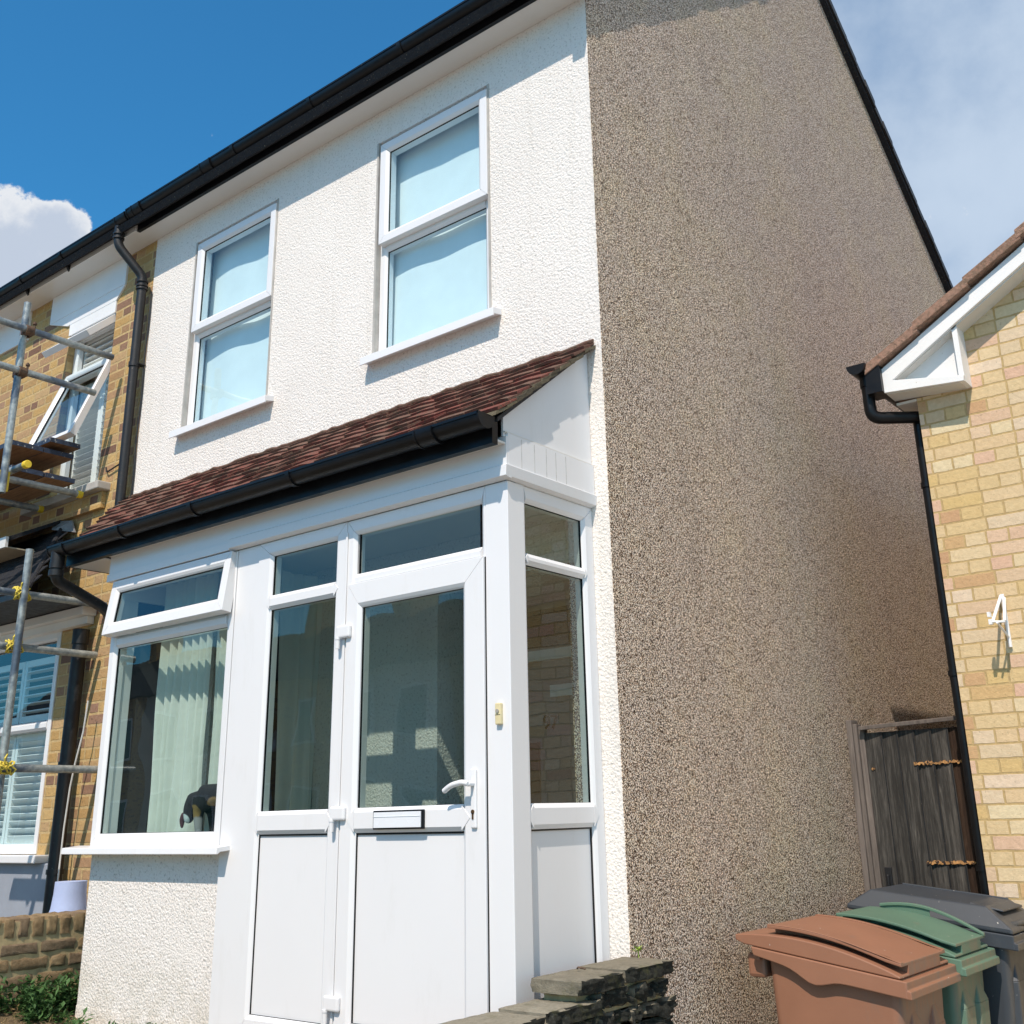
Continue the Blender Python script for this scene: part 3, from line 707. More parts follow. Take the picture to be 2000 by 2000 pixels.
# gutter of the porch
halfround(-3.50, -.062, -.795, 2.800, .049, BLACKP, porch, unions=[(-.38, .10), (-1.28, .028), (-2.07, .028), (-2.75, .028), (-3.34, .03)])
MB().box(-3.46, -.080, -.735, -.7, 2.690, 2.790).build('gutter_board', BLACKP, porch)
so_ = MB(); so_.box(-3.115, -.080, -.70, -.649, 2.706, 2.714); so_.box(-3.45, -3.118, -.70, -.02, 2.690, 2.698); so_.build('soffit', UPVC2, porch)
MB().box(-3.46, -3.44, -.72, -.02, 2.69, 2.80).build('left_verge_board', BLACKP2, porch)
# porch downpipe: outlet, offset, then running down the wall behind the bay
ppd = MB(); ppd.tube([(-3.44, -.80, 2.765), (-3.44, -.80, 2.70)], .040, 18)
ppd.tube(bez([(-3.44, -.80, 2.72), (-3.44, -.80, 2.60), (-3.66, -.35, 2.52), (-3.86, -.055, 2.40)]), .034, 18)
ppd.tube(bez([(-3.86, -.055, 2.42), (-3.86, -.055, 2.36), (-3.86, -.055, -.3)]), .034, 18)
ppd.tube([(-3.44, -.80, 2.70), (-3.44, -.80, 2.665)], .042, 18); ppd.tube([(-3.44, -.80, 2.655), (-3.44, -.80, 2.62)], .043, 18)
ppd.tube([(-3.86, -.055, 1.9), (-3.86, -.055, 1.86)], .040, 18); ppd.tube([(-3.86, -.055, .95), (-3.86, -.055, .91)], .040, 18)
ppd.build('downpipe', BLACKP2, porch, smooth=True)

# ---- inside the porch: recessed inner door seen through the glass
rc = MB(); rc.box(-1.1, -.26, .66, .76, .2, 2.7); rc.box(-1.15, -1.09, .252, .659, .2, 2.7); rc.box(-1.089, -.252, .252, .659, 2.33, 2.42)
rc.build('recess_lining', ROUGH, house)
idr = MB()
idr.box(-1.06, -.27, .61, .658, .25, 2.30)
ido = idr.build('inner_door', plain('inner_door_paint', (.22, .22, .23), .5, .05, 3), house)
DG = plain('dark_door_glass', (.02, .025, .03), .1, .1, 3)
MB().box(-1.03, -.92, .602, .609, 1.0, 1.565).build('door_glass', DG, ido); MB().box(-.68, -.45, .602, .609, 1.0, 1.575).build('door_glass', DG, ido); MB().box(-1.02, -.32, .602, .609, 2.06, 2.26).build('door_glass', DG, ido)
MB().box(-1.05, -.28, .585, .609, 1.985, 2.04).build('transom', UPVC, ido); MB().box(-.83, -.28, .59, .609, 1.79, 1.85).build('ledge', UPVC, ido)
tcv = bpy.data.curves.new('house_number', 'FONT'); tcv.body = '97'; tcv.size = .10; tcv.extrude = .003; tcv.align_x = 'CENTER'
def letters(cv, name, m, parent, loc, rot):
    tmp = bpy.data.objects.new('tmp', cv); COL.objects.link(tmp); bpy.context.view_layer.update()
    me = bpy.data.meshes.new_from_object(tmp.evaluated_get(bpy.context.evaluated_depsgraph_get())); bpy.data.objects.remove(tmp)
    me.materials.clear(); me.materials.append(m); o = bpy.data.objects.new(name, me); COL.objects.link(o); o.parent = parent; o.location = loc; o.rotation_euler = rot; return o
letters(tcv, 'house_number', BLACKP, ido, (-.845, .606, 1.63), (R(90), 0, 0))

# ---- curtains
def curtain(axis, a0, a1, z0, z1, off, amp, folds, seed, label, gaps=(), split=None):
    mb = MB(); n = int(folds * 14); rows = 30; rnd = random.Random(seed)
    vs = []
    for j in range(rows + 1):
        v = j / rows
        for i in range(n + 1):
            u = i / n; z = z0 + (z1 - z0) * v
            c = a0 + (a1 - a0) * u + .012 * math.sin(v * 5 + u * 9)
            ph = u * folds * 2 * math.pi + .9 * math.sin(u * 11 + seed) + .35 * math.sin(v * 2.2 + u * 4)
            d = off + amp * math.sin(ph) * (.65 + .35 * (1 - v)) + .012 * noise.noise(Vector((u * 9, v * 3, seed)))
            vs.append((c, d, z) if axis == 'x' else (d, c, z))
    fs = [(j * (n + 1) + i, j * (n + 1) + i + 1, (j + 1) * (n + 1) + i + 1, (j + 1) * (n + 1) + i) for j in range(rows) for i in range(n)]
    mb.add(vs, fs); o = mb.build('curtain', CURT, None, smooth=True); return tag(o, label, 'curtain', 'cream curtains inside the bay window')
curtain('x', -2.90, -2.40, 1.09, 2.54, -.41, .024, 7, 2, 'wide cream curtain with many folds filling the middle of the bay window')
curtain('x', -2.355, -1.93, 1.09, 2.54, -.40, .022, 6, 5, 'narrower cream curtain behind the dog, beside the white cover strip of the bay')
curtain('y', -.30, -.02, .5, 2.5, -1.965, .025, 3, 8, 'cream curtain end hanging in the dark seen through the porch sidelight')

# ---- the dog on the sill
def m_dog():
    t = NT('dog_coat'); v = t.tc.outputs['Object']
    sx = t.n('ShaderNodeSeparateXYZ'); t.l(v, sx.inputs[0])
    nz = t.noise(25, 4, .6)
    fur = t.ramp(t.noise(120, 4, .7, v=t.vec((1, 1, .3))), [(.3, (.006, .006, .009)), (.7, (.030, .026, .030))])
    def spot(c, r, col, base):
        d = t.n('ShaderNodeVectorMath', operation='DISTANCE'); t.l(v, d.inputs[0]); d.inputs[1].default_value = c
        f = t.ramp(t.math('ADD', t.math('DIVIDE', d.outputs['Value'], r), t.math('MULTIPLY', nz, .5)), [(1.1, 1.), (1.0, 0.)])
        n = t.n('ShaderNodeMapRange'); t.l(t.math('ADD', t.math('DIVIDE', d.outputs['Value'], r), t.math('MULTIPLY', nz, .4)), n.inputs[0])
        n.inputs[1].default_value = 1.25; n.inputs[2].default_value = 1.1; return t.mix(n.outputs[0], base, col)
    c = spot((-2.262, -.545, 1.262), .036, (.24, .155, .055), fur)
    c = spot((-2.115, -.53, 1.285), .050, (.34, .20, .08), c)
    c = spot((-2.345, -.545, 1.225), .030, (.62, .68, .68), c)
    c = spot((-2.258, -.53, 1.18), .062, (.26, .26, .27), c)
    return t.fin(c, .75, t.bump(t.noise(150, 4, .7), .5, .004), .3)
def skin(name, pts, edges, rad, m, parent=None, sub=2):
    me = bpy.data.meshes.new(name); me.from_pydata(pts, edges, []); o = bpy.data.objects.new(name, me); COL.objects.link(o); me.materials.append(m)
    if parent: o.parent = parent
    s = o.modifiers.new('skin', 'SKIN'); 
    for i, r in enumerate(rad): me.skin_vertices[0].data[i].radius = (r, r)
    me.skin_vertices[0].data[0].use_root = True
    s.use_smooth_shade = True
    b = o.modifiers.new('sub', 'SUBSURF'); b.levels = sub; b.render_levels = sub
    return o
dy_ = -.50
dpts = [(-2.18, dy_, 1.345), (-2.09, dy_ + .01, 1.345), (-2.00, dy_ + .02, 1.34), (-2.265, dy_, 1.345), (-2.315, dy_ - .005, 1.325), (-2.335, dy_ - .01, 1.285), (-2.345, dy_ - .015, 1.245), (-2.345, dy_ - .018, 1.205),
        (-2.275, dy_ - .01, 1.27), (-2.262, dy_ - .012, 1.22), (-2.255, dy_ - .012, 1.165), (-2.255, dy_ - .02, 1.118), (-2.235, dy_ + .05, 1.26), (-2.225, dy_ + .055, 1.17), (-2.225, dy_ + .045, 1.118),
        (-2.02, dy_ + .0, 1.28), (-2.045, dy_, 1.20), (-2.02, dy_, 1.118)]
ded = [(0, 1), (1, 2), (0, 3), (3, 4), (4, 5), (5, 6), (6, 7), (3, 8), (8, 9), (9, 10), (10, 11), (3, 12), (12, 13), (13, 14), (2, 15), (15, 16), (16, 17)]
drad = [.056, .058, .052, .060, .046, .044, .032, .018, .034, .026, .021, .022, .030, .022, .02, .034, .022, .018]
dog = skin('dog', dpts, ded, drad, m_dog())
tag(dog, 'black and tan dog with lowered head standing at the bay window curtain', 'dog')
skin('ear', [(-2.36, dy_ - .03, 1.262), (-2.372, dy_ - .035, 1.225), (-2.368, dy_ - .035, 1.185)], [(0, 1), (1, 2)], [.016, .016, .006], plain('ear_fur', (.07, .02, .03), .8, .3, 40), dog)

# ================================================================ neighbour on the left
nb = thing('brick_house', 'yellow stock brick terraced house with white shutters on the left edge', 'house', (-4.05, 0, 0))
def rel(o): o.matrix_parent_inverse = Matrix.Translation((4.05, 0, 0)); return o
NW = (-5.225, -4.545, 3.60, 5.02)
NG = (-6.4, -4.80, 1.03, 2.62)
rel(wall('x', -9.5, HX0 - .001, -.45, 5.62, .008, .25, [NW, NG], BRICK_L, 'wall', nb))
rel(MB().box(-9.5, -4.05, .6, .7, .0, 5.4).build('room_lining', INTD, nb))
# lintel boards
lt = MB(); lt.box(-5.56, -4.435, -.008, .03, 5.205, 5.452); lt.box(-5.225, -4.545, -.004, .03, 5.0, 5.204); lt.box(-7.4, -5.93, -.008, .03, 5.18, 5.452)
lt.prism([(-5.56, -.006, 5.204), (-4.435, -.006, 5.204), (-4.545, -.006, 5.10), (-5.26, -.006, 5.10)], (0, .03, 0))
rel(lt.build('lintel', PAINTW, nb, bevel=.002))
rel(MB().box(-9.5, HX0 - .002, -.172, .005, 5.453, 5.461).build('soffit', UPVC2, nb))
rel(MB().box(-9.5, HX0 - .002, -.190, -.173, 5.445, 5.60).build('fascia', UPVC2, nb))
gt = halfround(-9.5, HX0 + .018, -.236, 5.572, .050, BLACKP, nb, unions=[(-4.12, .13), (-4.98, .03), (-5.62, .03), (-6.25, .03), (-6.9, .03)]); rel(gt)
for ux in (-4.98, -5.62, -6.25, -6.9):
    gb = MB(); gb.prism([(ux - .012, -.19, 5.56), (ux - .012, -.29, 5.53), (ux - .012, -.24, 5.505), (ux - .012, -.19, 5.43)], (.024, 0, 0)); gb.build('gutter_bracket', BLACKP, gt)

# the main downpipe with swan neck
dpp = MB()
dpp.tube([(-4.19, -.236, 5.54), (-4.19, -.236, 5.46)], .036, 18)
dpp.tube(bez([(-4.19, -.236, 5.47), (-4.19, -.236, 5.36), (-4.085, -.065, 5.12), (-4.085, -.065, 5.02)]), .034, 18)
dpp.tube([(-4.085, -.065, 5.04), (-4.085, -.065, 3.30)], .034, 18)
for z in (5.455, 5.42): dpp.tube([(-4.19, -.236, z), (-4.19, -.236, z - .014)], .043, 18)
for z in (5.085, 5.05, 5.025): dpp.tube([(-4.085, -.065, z), (-4.085, -.065, z - .014)], .043, 18)
for z in (4.42,): dpp.tube([(-4.085, -.065, z), (-4.085, -.065, z - .035)], .040, 18); dpp.box(-4.085, -4.03, -.06, -.004, z - .02, z - .012)
dpp.tube([(-4.40, -.07, 2.50), (-4.40, -.07, 2.40)], .055, 18)
dpp.tube([(-4.40, -.07, 2.42), (-4.40, -.07, .2)], .048, 18)
for z in (1.62, .95): dpp.tube([(-4.40, -.07, z), (-4.40, -.07, z - .03)], .055, 18)
dpo = rel(dpp.build('downpipe', BLACKP2, nb, smooth=True))
# cables
cb = MB()
cb.tube([(-4.035, -.012, 5.0 - i * .1 + .0) for i in range(1)] + [(-4.038 + .004 * math.sin(i), -.012, 4.95 - i * .1) for i in range(17)], .007, 6)
cb.tube(bez([(-4.42, -.008, 3.70), (-4.40, -.012, 3.655), (-4.33, -.012, 3.668), (-4.20, -.012, 3.69), (-4.12, -.012, 3.70)]), .006, 6)
rel(cb.build('cable', BLACKP2, nb, smooth=True))
wc = MB(); wc.tube([(-4.18, -.09, 2.0), (-4.2, -.09, 1.8), (-4.26, -.09, 1.6), (-4.29, -.09, 1.45), (-4.31, -.09, 1.2), (-4.315, -.09, .9), (-4.30, -.09, .5)], .006, 8)
rel(wc.build('cable', plain('white_cable', (.62, .62, .60), .5, .1, 10), nb, smooth=True))
# upper window
nwf = MB(); Fn = FR(.06)
frame(nwf, Fn, NW[0] + .005, NW[1] - .005, NW[2] + .02, NW[3] - .01, .05, 0, -.05); transom(nwf, Fn, NW[0] + .05, NW[1] - .05, 4.60, 4.66, 0, -.05, arrow=0)
nwo = rel(nwf.build('window', UPVC, nb))
def tilt_sash(hz, hgt, ang, nm, parent):
    mb = MB(); frame(mb, VFc(), NW[0] + .012, NW[1] - .012, -hgt, 0, .052, .025, -.025)
    o = mb.build(nm, UPVC, parent); o.location = (0, .035, hz); o.rotation_euler[0] = -R(ang)
    p = pane(VFc(), NW[0] + .062, NW[1] - .062, -hgt + .05, -.05, .0, o, GLASSU); return o
tilt_sash(4.985, .32, 46, 'sash', nwo); tilt_sash(4.635, .74, 20, 'sash', nwo)
# shutters behind the window
def shutters(u0, u1, v0, v1, y, pitch, par, wid=.045, ang=-38, fr_=.035, nm='shutter', mat=LOUV):
    mb = MB(); mb.box(u0, u0 + fr_, y, y + .03, v0, v1); mb.box(u1 - fr_, u1, y, y + .03, v0, v1); mb.box(u0 + fr_, u1 - fr_, y, y + .03, v0, v0 + .05); mb.box(u0 + fr_, u1 - fr_, y, y + .03, v1 - .05, v1)
    so2 = mb.build(nm, mat, par, bevel=.002)
    sm = MB(); v = v0 + .05 + pitch * .5
    while v < v1 - .05:
        c, s = math.cos(R(ang)), math.sin(R(ang)); hw = wid / 2; th = .0035
        pr = []
        for a_, b_ in ((-hw, -th), (hw, -th), (hw, th), (-hw, th)): pr.append((y + .015 + a_ * c - b_ * s, v + a_ * s + b_ * c))
        sm.sweepx(pr, u0 + fr_ + .001, u1 - fr_ - .001); v += pitch
    sm.build('louvre', mat, so2); return so2
shutters(-4.83, -4.565, 3.62, 4.58, .125, .052, nwo, ang=-50, wid=.052)
shutters(-5.20, -4.85, 3.62, 4.58, .135, .052, nwo, ang=-50, wid=.052)
shutters(-5.20, -4.565, 4.68, 4.99, .125, .052, nwo, ang=-8, wid=.045)
# window sill of neighbour
ns = MB(); ns.box(-5.46, -4.36, -.095, .05, 3.515, 3.575); nso = ns.build('sill', CONC, nwo, bevel=.008)
ns = MB(); ns.box(-5.40, -4.40, -.03, .006, 3.39, 3.514); ns.build('sill_course', BRICK_L, nwo)
# canopy over the ground floor bay
can = MB(); nslt = 7
for c in range(nslt):
    f0 = c / nslt; f1 = min(1, (c + 1.3) / nslt); x = -4.30 - .62 * f0 + random.uniform(-.01, .01)
    while x > -8:
        xb = x; xa = x - .25
        def q(xx, f, h): return Vector((xx, -.52 * (1 - f) - .02, 2.70 + .62 * f + h))
        can.add([q(xa, f0, .018), q(xb, f0, .018), q(xb, f1, .004), q(xa, f1, .004), q(xa, f0, .008), q(xb, f0, .008), q(xb, f1, -.006), q(xa, f1, -.006)], [(0, 1, 2, 3), (7, 6, 5, 4), (0, 4, 5, 1), (1, 5, 6, 2), (2, 6, 7, 3), (3, 7, 4, 0)]); x -= .254
cno = rel(can.build('canopy', SLATE, nb))
hp_ = MB(); hp_.tube([(-4.90, -.03, 3.33), (-4.28, -.54, 2.71)], .018, 8); hp_.build('hip', SLATE, cno)
hp_ = MB(); hp_.prism([(-5.05, -.02, 3.40), (-4.92, -.09, 3.30), (-4.72, -.02, 3.26), (-4.78, -.02, 3.36)], (0, -.012, 0)); hp_.build('flashing', LEADM, cno)
cb_ = MB(); cb_.prism([(-8, -.40, 3.20), (-8, -.02, 3.40), (-8, -.02, 3.375), (-8, -.40, 3.165)], (3.06, 0, 0)); rel(cb_.build('upper_canopy', SLATE, nb))
cb_ = MB(); cb_.box(-8, -4.93, -.425, -.402, 3.115, 3.195); rel(cb_.build('canopy_fascia', UPVC2, nb, bevel=.002))
cb_ = MB(); cb_.box(-8, -4.95, -.40, -.02, 3.12, 3.128); rel(cb_.build('canopy_soffit', plain('tan_soffit', (.52, .44, .31), .8, .1, 5), nb))
MBx = MB(); MBx.box(-8, -4.30, -.54, -.51, 2.66, 2.70); MBx.box(-8, -4.30, -.51, .0, 2.665, 2.68); rel(MBx.build('canopy_underside', BLACKP2, nb))
MBx = MB(); MBx.box(-8, -4.36, -.10, .005, 2.60, 2.66); MBx.box(-8, -4.38, -.05, .005, 2.545, 2.599); rel(MBx.build('cornice', PAINTW, nb, bevel=.004))
# ground floor window
gwf = MB(); Fg = FR(.03); frame(gwf, Fg, NG[0], NG[1] - .0, NG[2] + .01, 2.55, .062, .03, -.05); transom(gwf, Fg, NG[0] + .06, NG[1] - .06, 1.86, 1.925, .031, -.05, arrow=0)
gwo = rel(gwf.build('window', UPVC, nb))
pane(Fg, NG[0] + .06, NG[1] - .06, 1.09, 1.863, -.01, gwo, GLASSU); pane(Fg, NG[0] + .06, NG[1] - .06, 1.922, 2.49, -.01, gwo, GLASSU)
shutters(-5.42, -4.87, 1.06, 1.86, .085, .050, gwo, ang=-55, wid=.055); shutters(-5.98, -5.43, 1.06, 1.86, .085, .050, gwo, ang=-55, wid=.055)
shutters(-5.42, -4.87, 1.94, 2.40, .085, .058, gwo, ang=-12, wid=.045); shutters(-5.98, -5.43, 1.94, 2.40, .085, .058, gwo, ang=-12, wid=.045)
gs = MB(); gs.box(NG[0] - .05, -4.62, -.10, .03, .985, 1.035); gs.build('sill', UPVC, gwo, bevel=.006)
pl = MB(); pl.box(-8, -4.50, -.045, .006, -.1, .984); rel(pl.build('plinth', GREYR, nb, bevel=.01))

# ================================================================ scaffold
sc = thing('scaffold', 'galvanised tube scaffold with yellow ties in front of the yellow brick house', 'scaffold', (-4.38, -.75, -.45))
def rel2(o): o.matrix_parent_inverse = Matrix.Translation((4.38, .75, .45)); return o
def pole(a, b, r=.0242, m=None):
    mb = MB(); a = Vector(a); b = Vector(b); d = (b - a).normalized()
    mb.tube([a, b], r, 20, caps=False); mb.tube([b - d * .001, a + d * .001], r * .86, 20, caps=False)
    n = len(mb.v)
    return rel2(mb.build('pole', m or STEEL, sc, smooth=True))
pole((-4.385, -.75, 4.745), (-4.385, -.75, 3.34)); pole((-4.20, -.60, 2.945), (-4.20, -.60, -.46))
def capd(o, p, ax=(0, 1, 0)):
    mb = MB(); p = Vector(p); ax = Vector(ax).normalized(); mb.tube([p - ax * .035, p + ax * .004], .0275, 20); c_ = mb.build('end_cap', YELLOW, o, smooth=True, bevel=.003); rel2(c_) if False else None; c_.parent = o; return c_
def coupler(p, parent):
    mb = MB(); x, y, z = p
    mb.tube([(x + .02, y - .028, z), (x + .02, y + .028, z)], .036, 14); mb.tube([(x - .035, y, z - .03), (x - .035, y, z + .03)], .034, 14); mb.box(x - .03, x + .01, y - .035, y + .035, z - .03, z + .03)
    mb.tube([(x + .03, y + .03, z - .03), (x + .03, y + .03, z + .075)], .008, 8); mb.tube([(x + .03, y + .03, z + .05), (x + .03, y + .03, z + .066)], .016, 6)
    return rel2(mb.build('coupler', RUST, parent, bevel=.004))
for (x, y0, y1, z) in ((-4.332, -1.75, -.10, 4.522), (-4.355, -1.75, -.195, 4.215)):
    pole((x, y0, z), (x, y1, z)); coupler((x - .02, -.74, z - .005), sc)
def knot(p):
    mb = MB(); rnd = random.Random(int(p[2] * 100))
    pts = []
    for i in range(70):
        a = i * .62; pts.append((p[0] + .036 * math.cos(a) + rnd.uniform(-.008, .008), p[1] + .05 * math.sin(a * .9) + rnd.uniform(-.008, .008), p[2] + .036 * math.sin(a) + rnd.uniform(-.008, .008)))
    mb.tube(pts, .0055, 6); mb.tube([(p[0] + .03, p[1] - .02, p[2] + .02), (p[0] + .045, p[1] - .03, p[2] + .055), (p[0] + .03, p[1] - .01, p[2] + .08)], .005, 6)
    return rel2(mb.build('rope_tie', ROPE, sc, smooth=True))
for (x, y1, z, yk) in ((-4.235, -.005, 2.655, -.60), (-4.25, -.03, 2.312, -.60), (-4.12, -.01, 1.558, -.62)):
    pole((x, -1.45, z), (x, y1, z)); knot((x, yk, z))
c1 = pole((-4.555, -1.6, 3.497), (-4.555, -.10, 3.497)); capd(c1, (-4.555, -.10, 3.497))
c2 = pole((-5.108, -1.6, 3.493), (-5.108, -.10, 3.493)); capd(c2, (-5.108, -.10, 3.493))
c3 = pole((-7.0, -.66, 3.535), (-4.26, -.66, 3.535)); capd(c3, (-4.26, -.66, 3.535), (1, 0, 0))
for o_ in (c1, c2, c3):
    for ch in o_.children: ch.matrix_parent_inverse = o_.matrix_world.inverted() if False else Matrix.Identity(4)
mb = MB(); mb.box(-4.47, -4.40, -.80, -.70, 3.36, 3.50); rel2(mb.build('bracket', YELLOW, sc, bevel=.006))
def sboard(x1, y0, y1, z, label, rz=0):
    mb = MB(); mb.box(-7.5, x1, y0, y1, z - .038, z)
    o = mb.build('scaffold_board', BOARD, None, bevel=.004); tag(o, label, 'scaffold board', 'scaffold boards')
    e = MB(); e.box(x1 + .0005, x1 + .004, y0 + .002, y1 - .002, z - .036, z - .002); e.box(x1 - 2.5, x1, y0 - .003, y0 - .0005, z - .036, z - .002); e.build('painted_edge', BOARDEDGE, o)
    return o
sboard(-4.64, -.335, -.105, 3.905, 'topmost scaffold board, lying closest to the brick wall')
sboard(-4.74, -.58, -.11, 3.838, 'broad scaffold board lying just under the topmost one') if False else None
sboard(-4.70, -.345, -.115, 3.835, 'scaffold board lying directly beneath the topmost board')
sboard(-4.66, -.335, -.105, 3.640, 'lowest scaffold board nearest the wall, above the yellow capped tube')
sboard(-4.66, -.575, -.345, 3.640, 'lowest scaffold board farther from the wall, beside the yellow tube end')
sboard(-4.70, -.58, -.352, 3.835, 'scaffold board beside the upright pole, level with the one below the top')
wb_ = MB(); wb_.box(-4.75, -4.30, -.72, -.64, 1.665, 1.70); tag(wb_.build('timber_offcut', m_wood('raw_timber', [(.3, (.20, .09, .04)), (.7, (.38, .19, .09))], (2, 12, 12))[0], None, bevel=.003), 'short reddish timber offcut strapped beside the lower scaffold pole', 'timber')

# ================================================================ garden walls
def rock(mb, c, s, amp, seed, cuts=4, face=None, freq=9):
    """subdivided box with displaced faces"""
    bm = bmesh.new(); bmesh.ops.create_cube(bm, size=1); bmesh.ops.subdivide_edges(bm, edges=bm.edges[:], cuts=cuts, use_grid_fill=True)
    off = len(mb.v)
    for v in bm.verts:
        p = v.co.copy()
        k_ = sum(1 for a_ in p if abs(abs(a_) - .5) < 1e-4)
        if k_ >= 2: 
            for ax in range(3):
                if abs(abs(p[ax]) - .5) < 1e-4: p[ax] *= 1 - .012 / s[ax]
        q_ = Vector((c[0] + p.x * s[0], c[1] + p.y * s[1], c[2] + p.z * s[2]))
        d = noise.noise(q_ * freq + Vector((seed, seed * 2, 0))) + .5 * noise.noise(q_ * freq * 2.7 + Vector((seed, 0, 5)))
        nn = Vector((v.co.x / .5 if abs(v.co.x) > .49 else 0, v.co.y / .5 if abs(v.co.y) > .49 else 0, v.co.z / .5 if abs(v.co.z) > .49 else 0))
        a_ = amp * (1. if (face is None or nn.dot(Vector(face)) > .1) else .25)
        q_ += nn * d * a_; mb.v.append(tuple(q_))
    bm.verts.index_update()
    mb.f += [tuple(v.index + off for v in f.verts) for f in bm.faces]; bm.free()
def m_stone(name, top, side_, moss):
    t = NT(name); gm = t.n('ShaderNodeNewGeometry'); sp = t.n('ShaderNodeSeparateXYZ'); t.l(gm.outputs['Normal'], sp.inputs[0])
    n = t.noise(20, 8, .7); n2 = t.noise(90, 6, .7)
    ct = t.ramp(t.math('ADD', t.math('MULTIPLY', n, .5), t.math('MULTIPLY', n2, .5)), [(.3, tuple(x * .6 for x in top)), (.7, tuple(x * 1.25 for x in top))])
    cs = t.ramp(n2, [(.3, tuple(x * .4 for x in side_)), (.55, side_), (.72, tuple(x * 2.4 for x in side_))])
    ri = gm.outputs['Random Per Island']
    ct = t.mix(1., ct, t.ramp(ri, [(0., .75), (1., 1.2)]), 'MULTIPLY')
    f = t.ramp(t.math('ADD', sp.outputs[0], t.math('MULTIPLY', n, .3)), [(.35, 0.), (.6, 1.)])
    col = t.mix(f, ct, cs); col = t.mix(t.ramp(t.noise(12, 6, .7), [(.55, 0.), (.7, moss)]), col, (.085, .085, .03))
    return t.fin(col, .92, t.bump(t.noise(110, 6, .75), .9, .006), .2)
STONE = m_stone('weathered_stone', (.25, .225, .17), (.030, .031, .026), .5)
MORT = plain('sandy_mortar', (.42, .33, .18), .95, .25, 20, .8, 80)
stw = thing('stone_wall', 'low stepped front garden wall of rough dark stone with grey copings, ending at the house corner', 'garden wall', (.1, -1.2, -.47))
def rel3(o, v): o.matrix_parent_inverse = Matrix.Translation((-v[0], -v[1], -v[2])); return o
cpm = MB()
for (y1, y0, zt) in ((-.005, -.335, .652), (-.345, -.635, .646), (-.50, -.82, .572), (-.83, -1.22, .566), (-1.23, -1.62, .562), (-1.63, -2.0, .560), (-2.01, -2.4, .558)):
    rock(cpm, (.095, (y0 + y1) / 2, zt - .026), (.235, abs(y1 - y0) - .006, .052), .017, y0 * 3, 12, face=(1, 0, 0), freq=26)
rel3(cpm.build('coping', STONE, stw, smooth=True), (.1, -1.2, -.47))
crs = MB(); z = .588; rowi = 0; rr_ = random.Random(3)
heights = [.062, .058, .065, .06, .062, .06, .065, .06, .06, .065, .06, .06, .06, .06]
for h_ in heights:
    y = -.006
    while y > -2.4:
        ln = rr_.uniform(.09, .24)
        if not (rowi == 0 and y - ln < -.60):
            rock(crs, (.092 + rr_.uniform(-.008, .008), y - ln / 2, z - h_ / 2), (.20, ln - .012, h_ - .010), .032, y * 7 + rowi, 7, face=(1, 0, 0), freq=24)
        y -= ln
    z -= h_ + .004; rowi += 1
    if rowi == 1: z = .515 + .004
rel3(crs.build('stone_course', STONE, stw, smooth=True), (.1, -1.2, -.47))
mm = MB(); mm.box(.02, .160, -.60, -.008, .45, .598); mm.box(.02, .160, -2.4, -.009, -.45, .515); rel3(mm.build('mortar', MORT, stw), (.1, -1.2, -.47))
# little green seedling and debris on the coping
sd2 = MB()
for k in range(9):
    a_ = k * 2.4; r_ = .012 + .004 * (k % 3); cx_, cy_, cz_ = .055, -.025, .668 + .006 * (k % 4)
    d1 = Vector((math.cos(a_), math.sin(a_), .5)).normalized(); d2 = d1.cross(Vector((0, 0, 1))).normalized()
    p = Vector((cx_, cy_, cz_)); sd2.add([p, p + d1 * r_ + d2 * r_ * .5, p + d1 * r_ * 2, p + d1 * r_ - d2 * r_ * .5], [(0, 1, 2, 3)])
sd2.tube([(.055, -.025, .65), (.055, -.025, .69)], .002, 5)
tag(sd2.build('seedling', plain('seedling_green', (.28, .40, .06), .6, .2, 50), None), 'tiny bright green seedling at the end of the stone coping against the gable', 'plant')
tw = MB(); tw.tube([(.04, -.42, .655), (.06, -.44, .662), (.085, -.43, .657)], .004, 6)
tag(tw.build('twig', RUST, None), 'small brown dry twig lying on the upper stone coping', 'twig')

gw = thing('brick_garden_wall', 'low boundary wall of old yellow-brown bricks with an upright brick coping beside the bay', 'garden wall', (-3.40, -1.5, .1))
GBR = None
def m_gb():
    t = NT('old_garden_brick'); ri = t.n('ShaderNodeNewGeometry').outputs['Random Per Island']
    base = t.ramp(ri, [(0., (.22, .155, .09)), (.3, (.30, .21, .115)), (.5, (.22, .16, .105)), (.7, (.36, .26, .14)), (.85, (.26, .19, .12)), (1., (.19, .14, .10))])
    d = t.ramp(t.noise(26, 7, .7), [(.4, 0.), (.68, .7)]); col = t.mix(d, base, t.mix(1., base, (.45, .42, .38), 'MULTIPLY'))
    return t.fin(col, .92, t.bump(t.noise(60, 7, .75), .9, .008), .2)
GBR = m_gb(); gbm = MB(); gcp = MB()
y = -.05; k = 0
while y > -2.3:
    rock(gcp, (-3.45, y - .0375, .755 - .052), (.215, .066, .104), .006, k * 1.3, 4, freq=20); y -= .078; k += 1
rel3(gcp.build('coping', GBR, gw, smooth=True), (-3.40, -1.5, .1))
for rw in range(9):
    zc = .755 - .118 - .0375 - rw * .077; y = -.05 + (.06 if rw % 2 else 0)
    while y > -2.3:
        ln = .215 if (rw % 2 == 0 or random.random() < .5) else .105
        rock(gbm, (-3.447 + random.uniform(-.004, .004), y - ln / 2, zc), (.210, ln - .012, .066), .006, y * 5 + rw, 4, freq=18); y -= ln
rel3(gbm.build('brick_course', GBR, gw, smooth=True), (-3.40, -1.5, .1))
rel3(MB().box(-3.54, -3.352, -2.3, -.04, -.1, .735).build('mortar', MORT, gw), (-3.40, -1.5, .1))

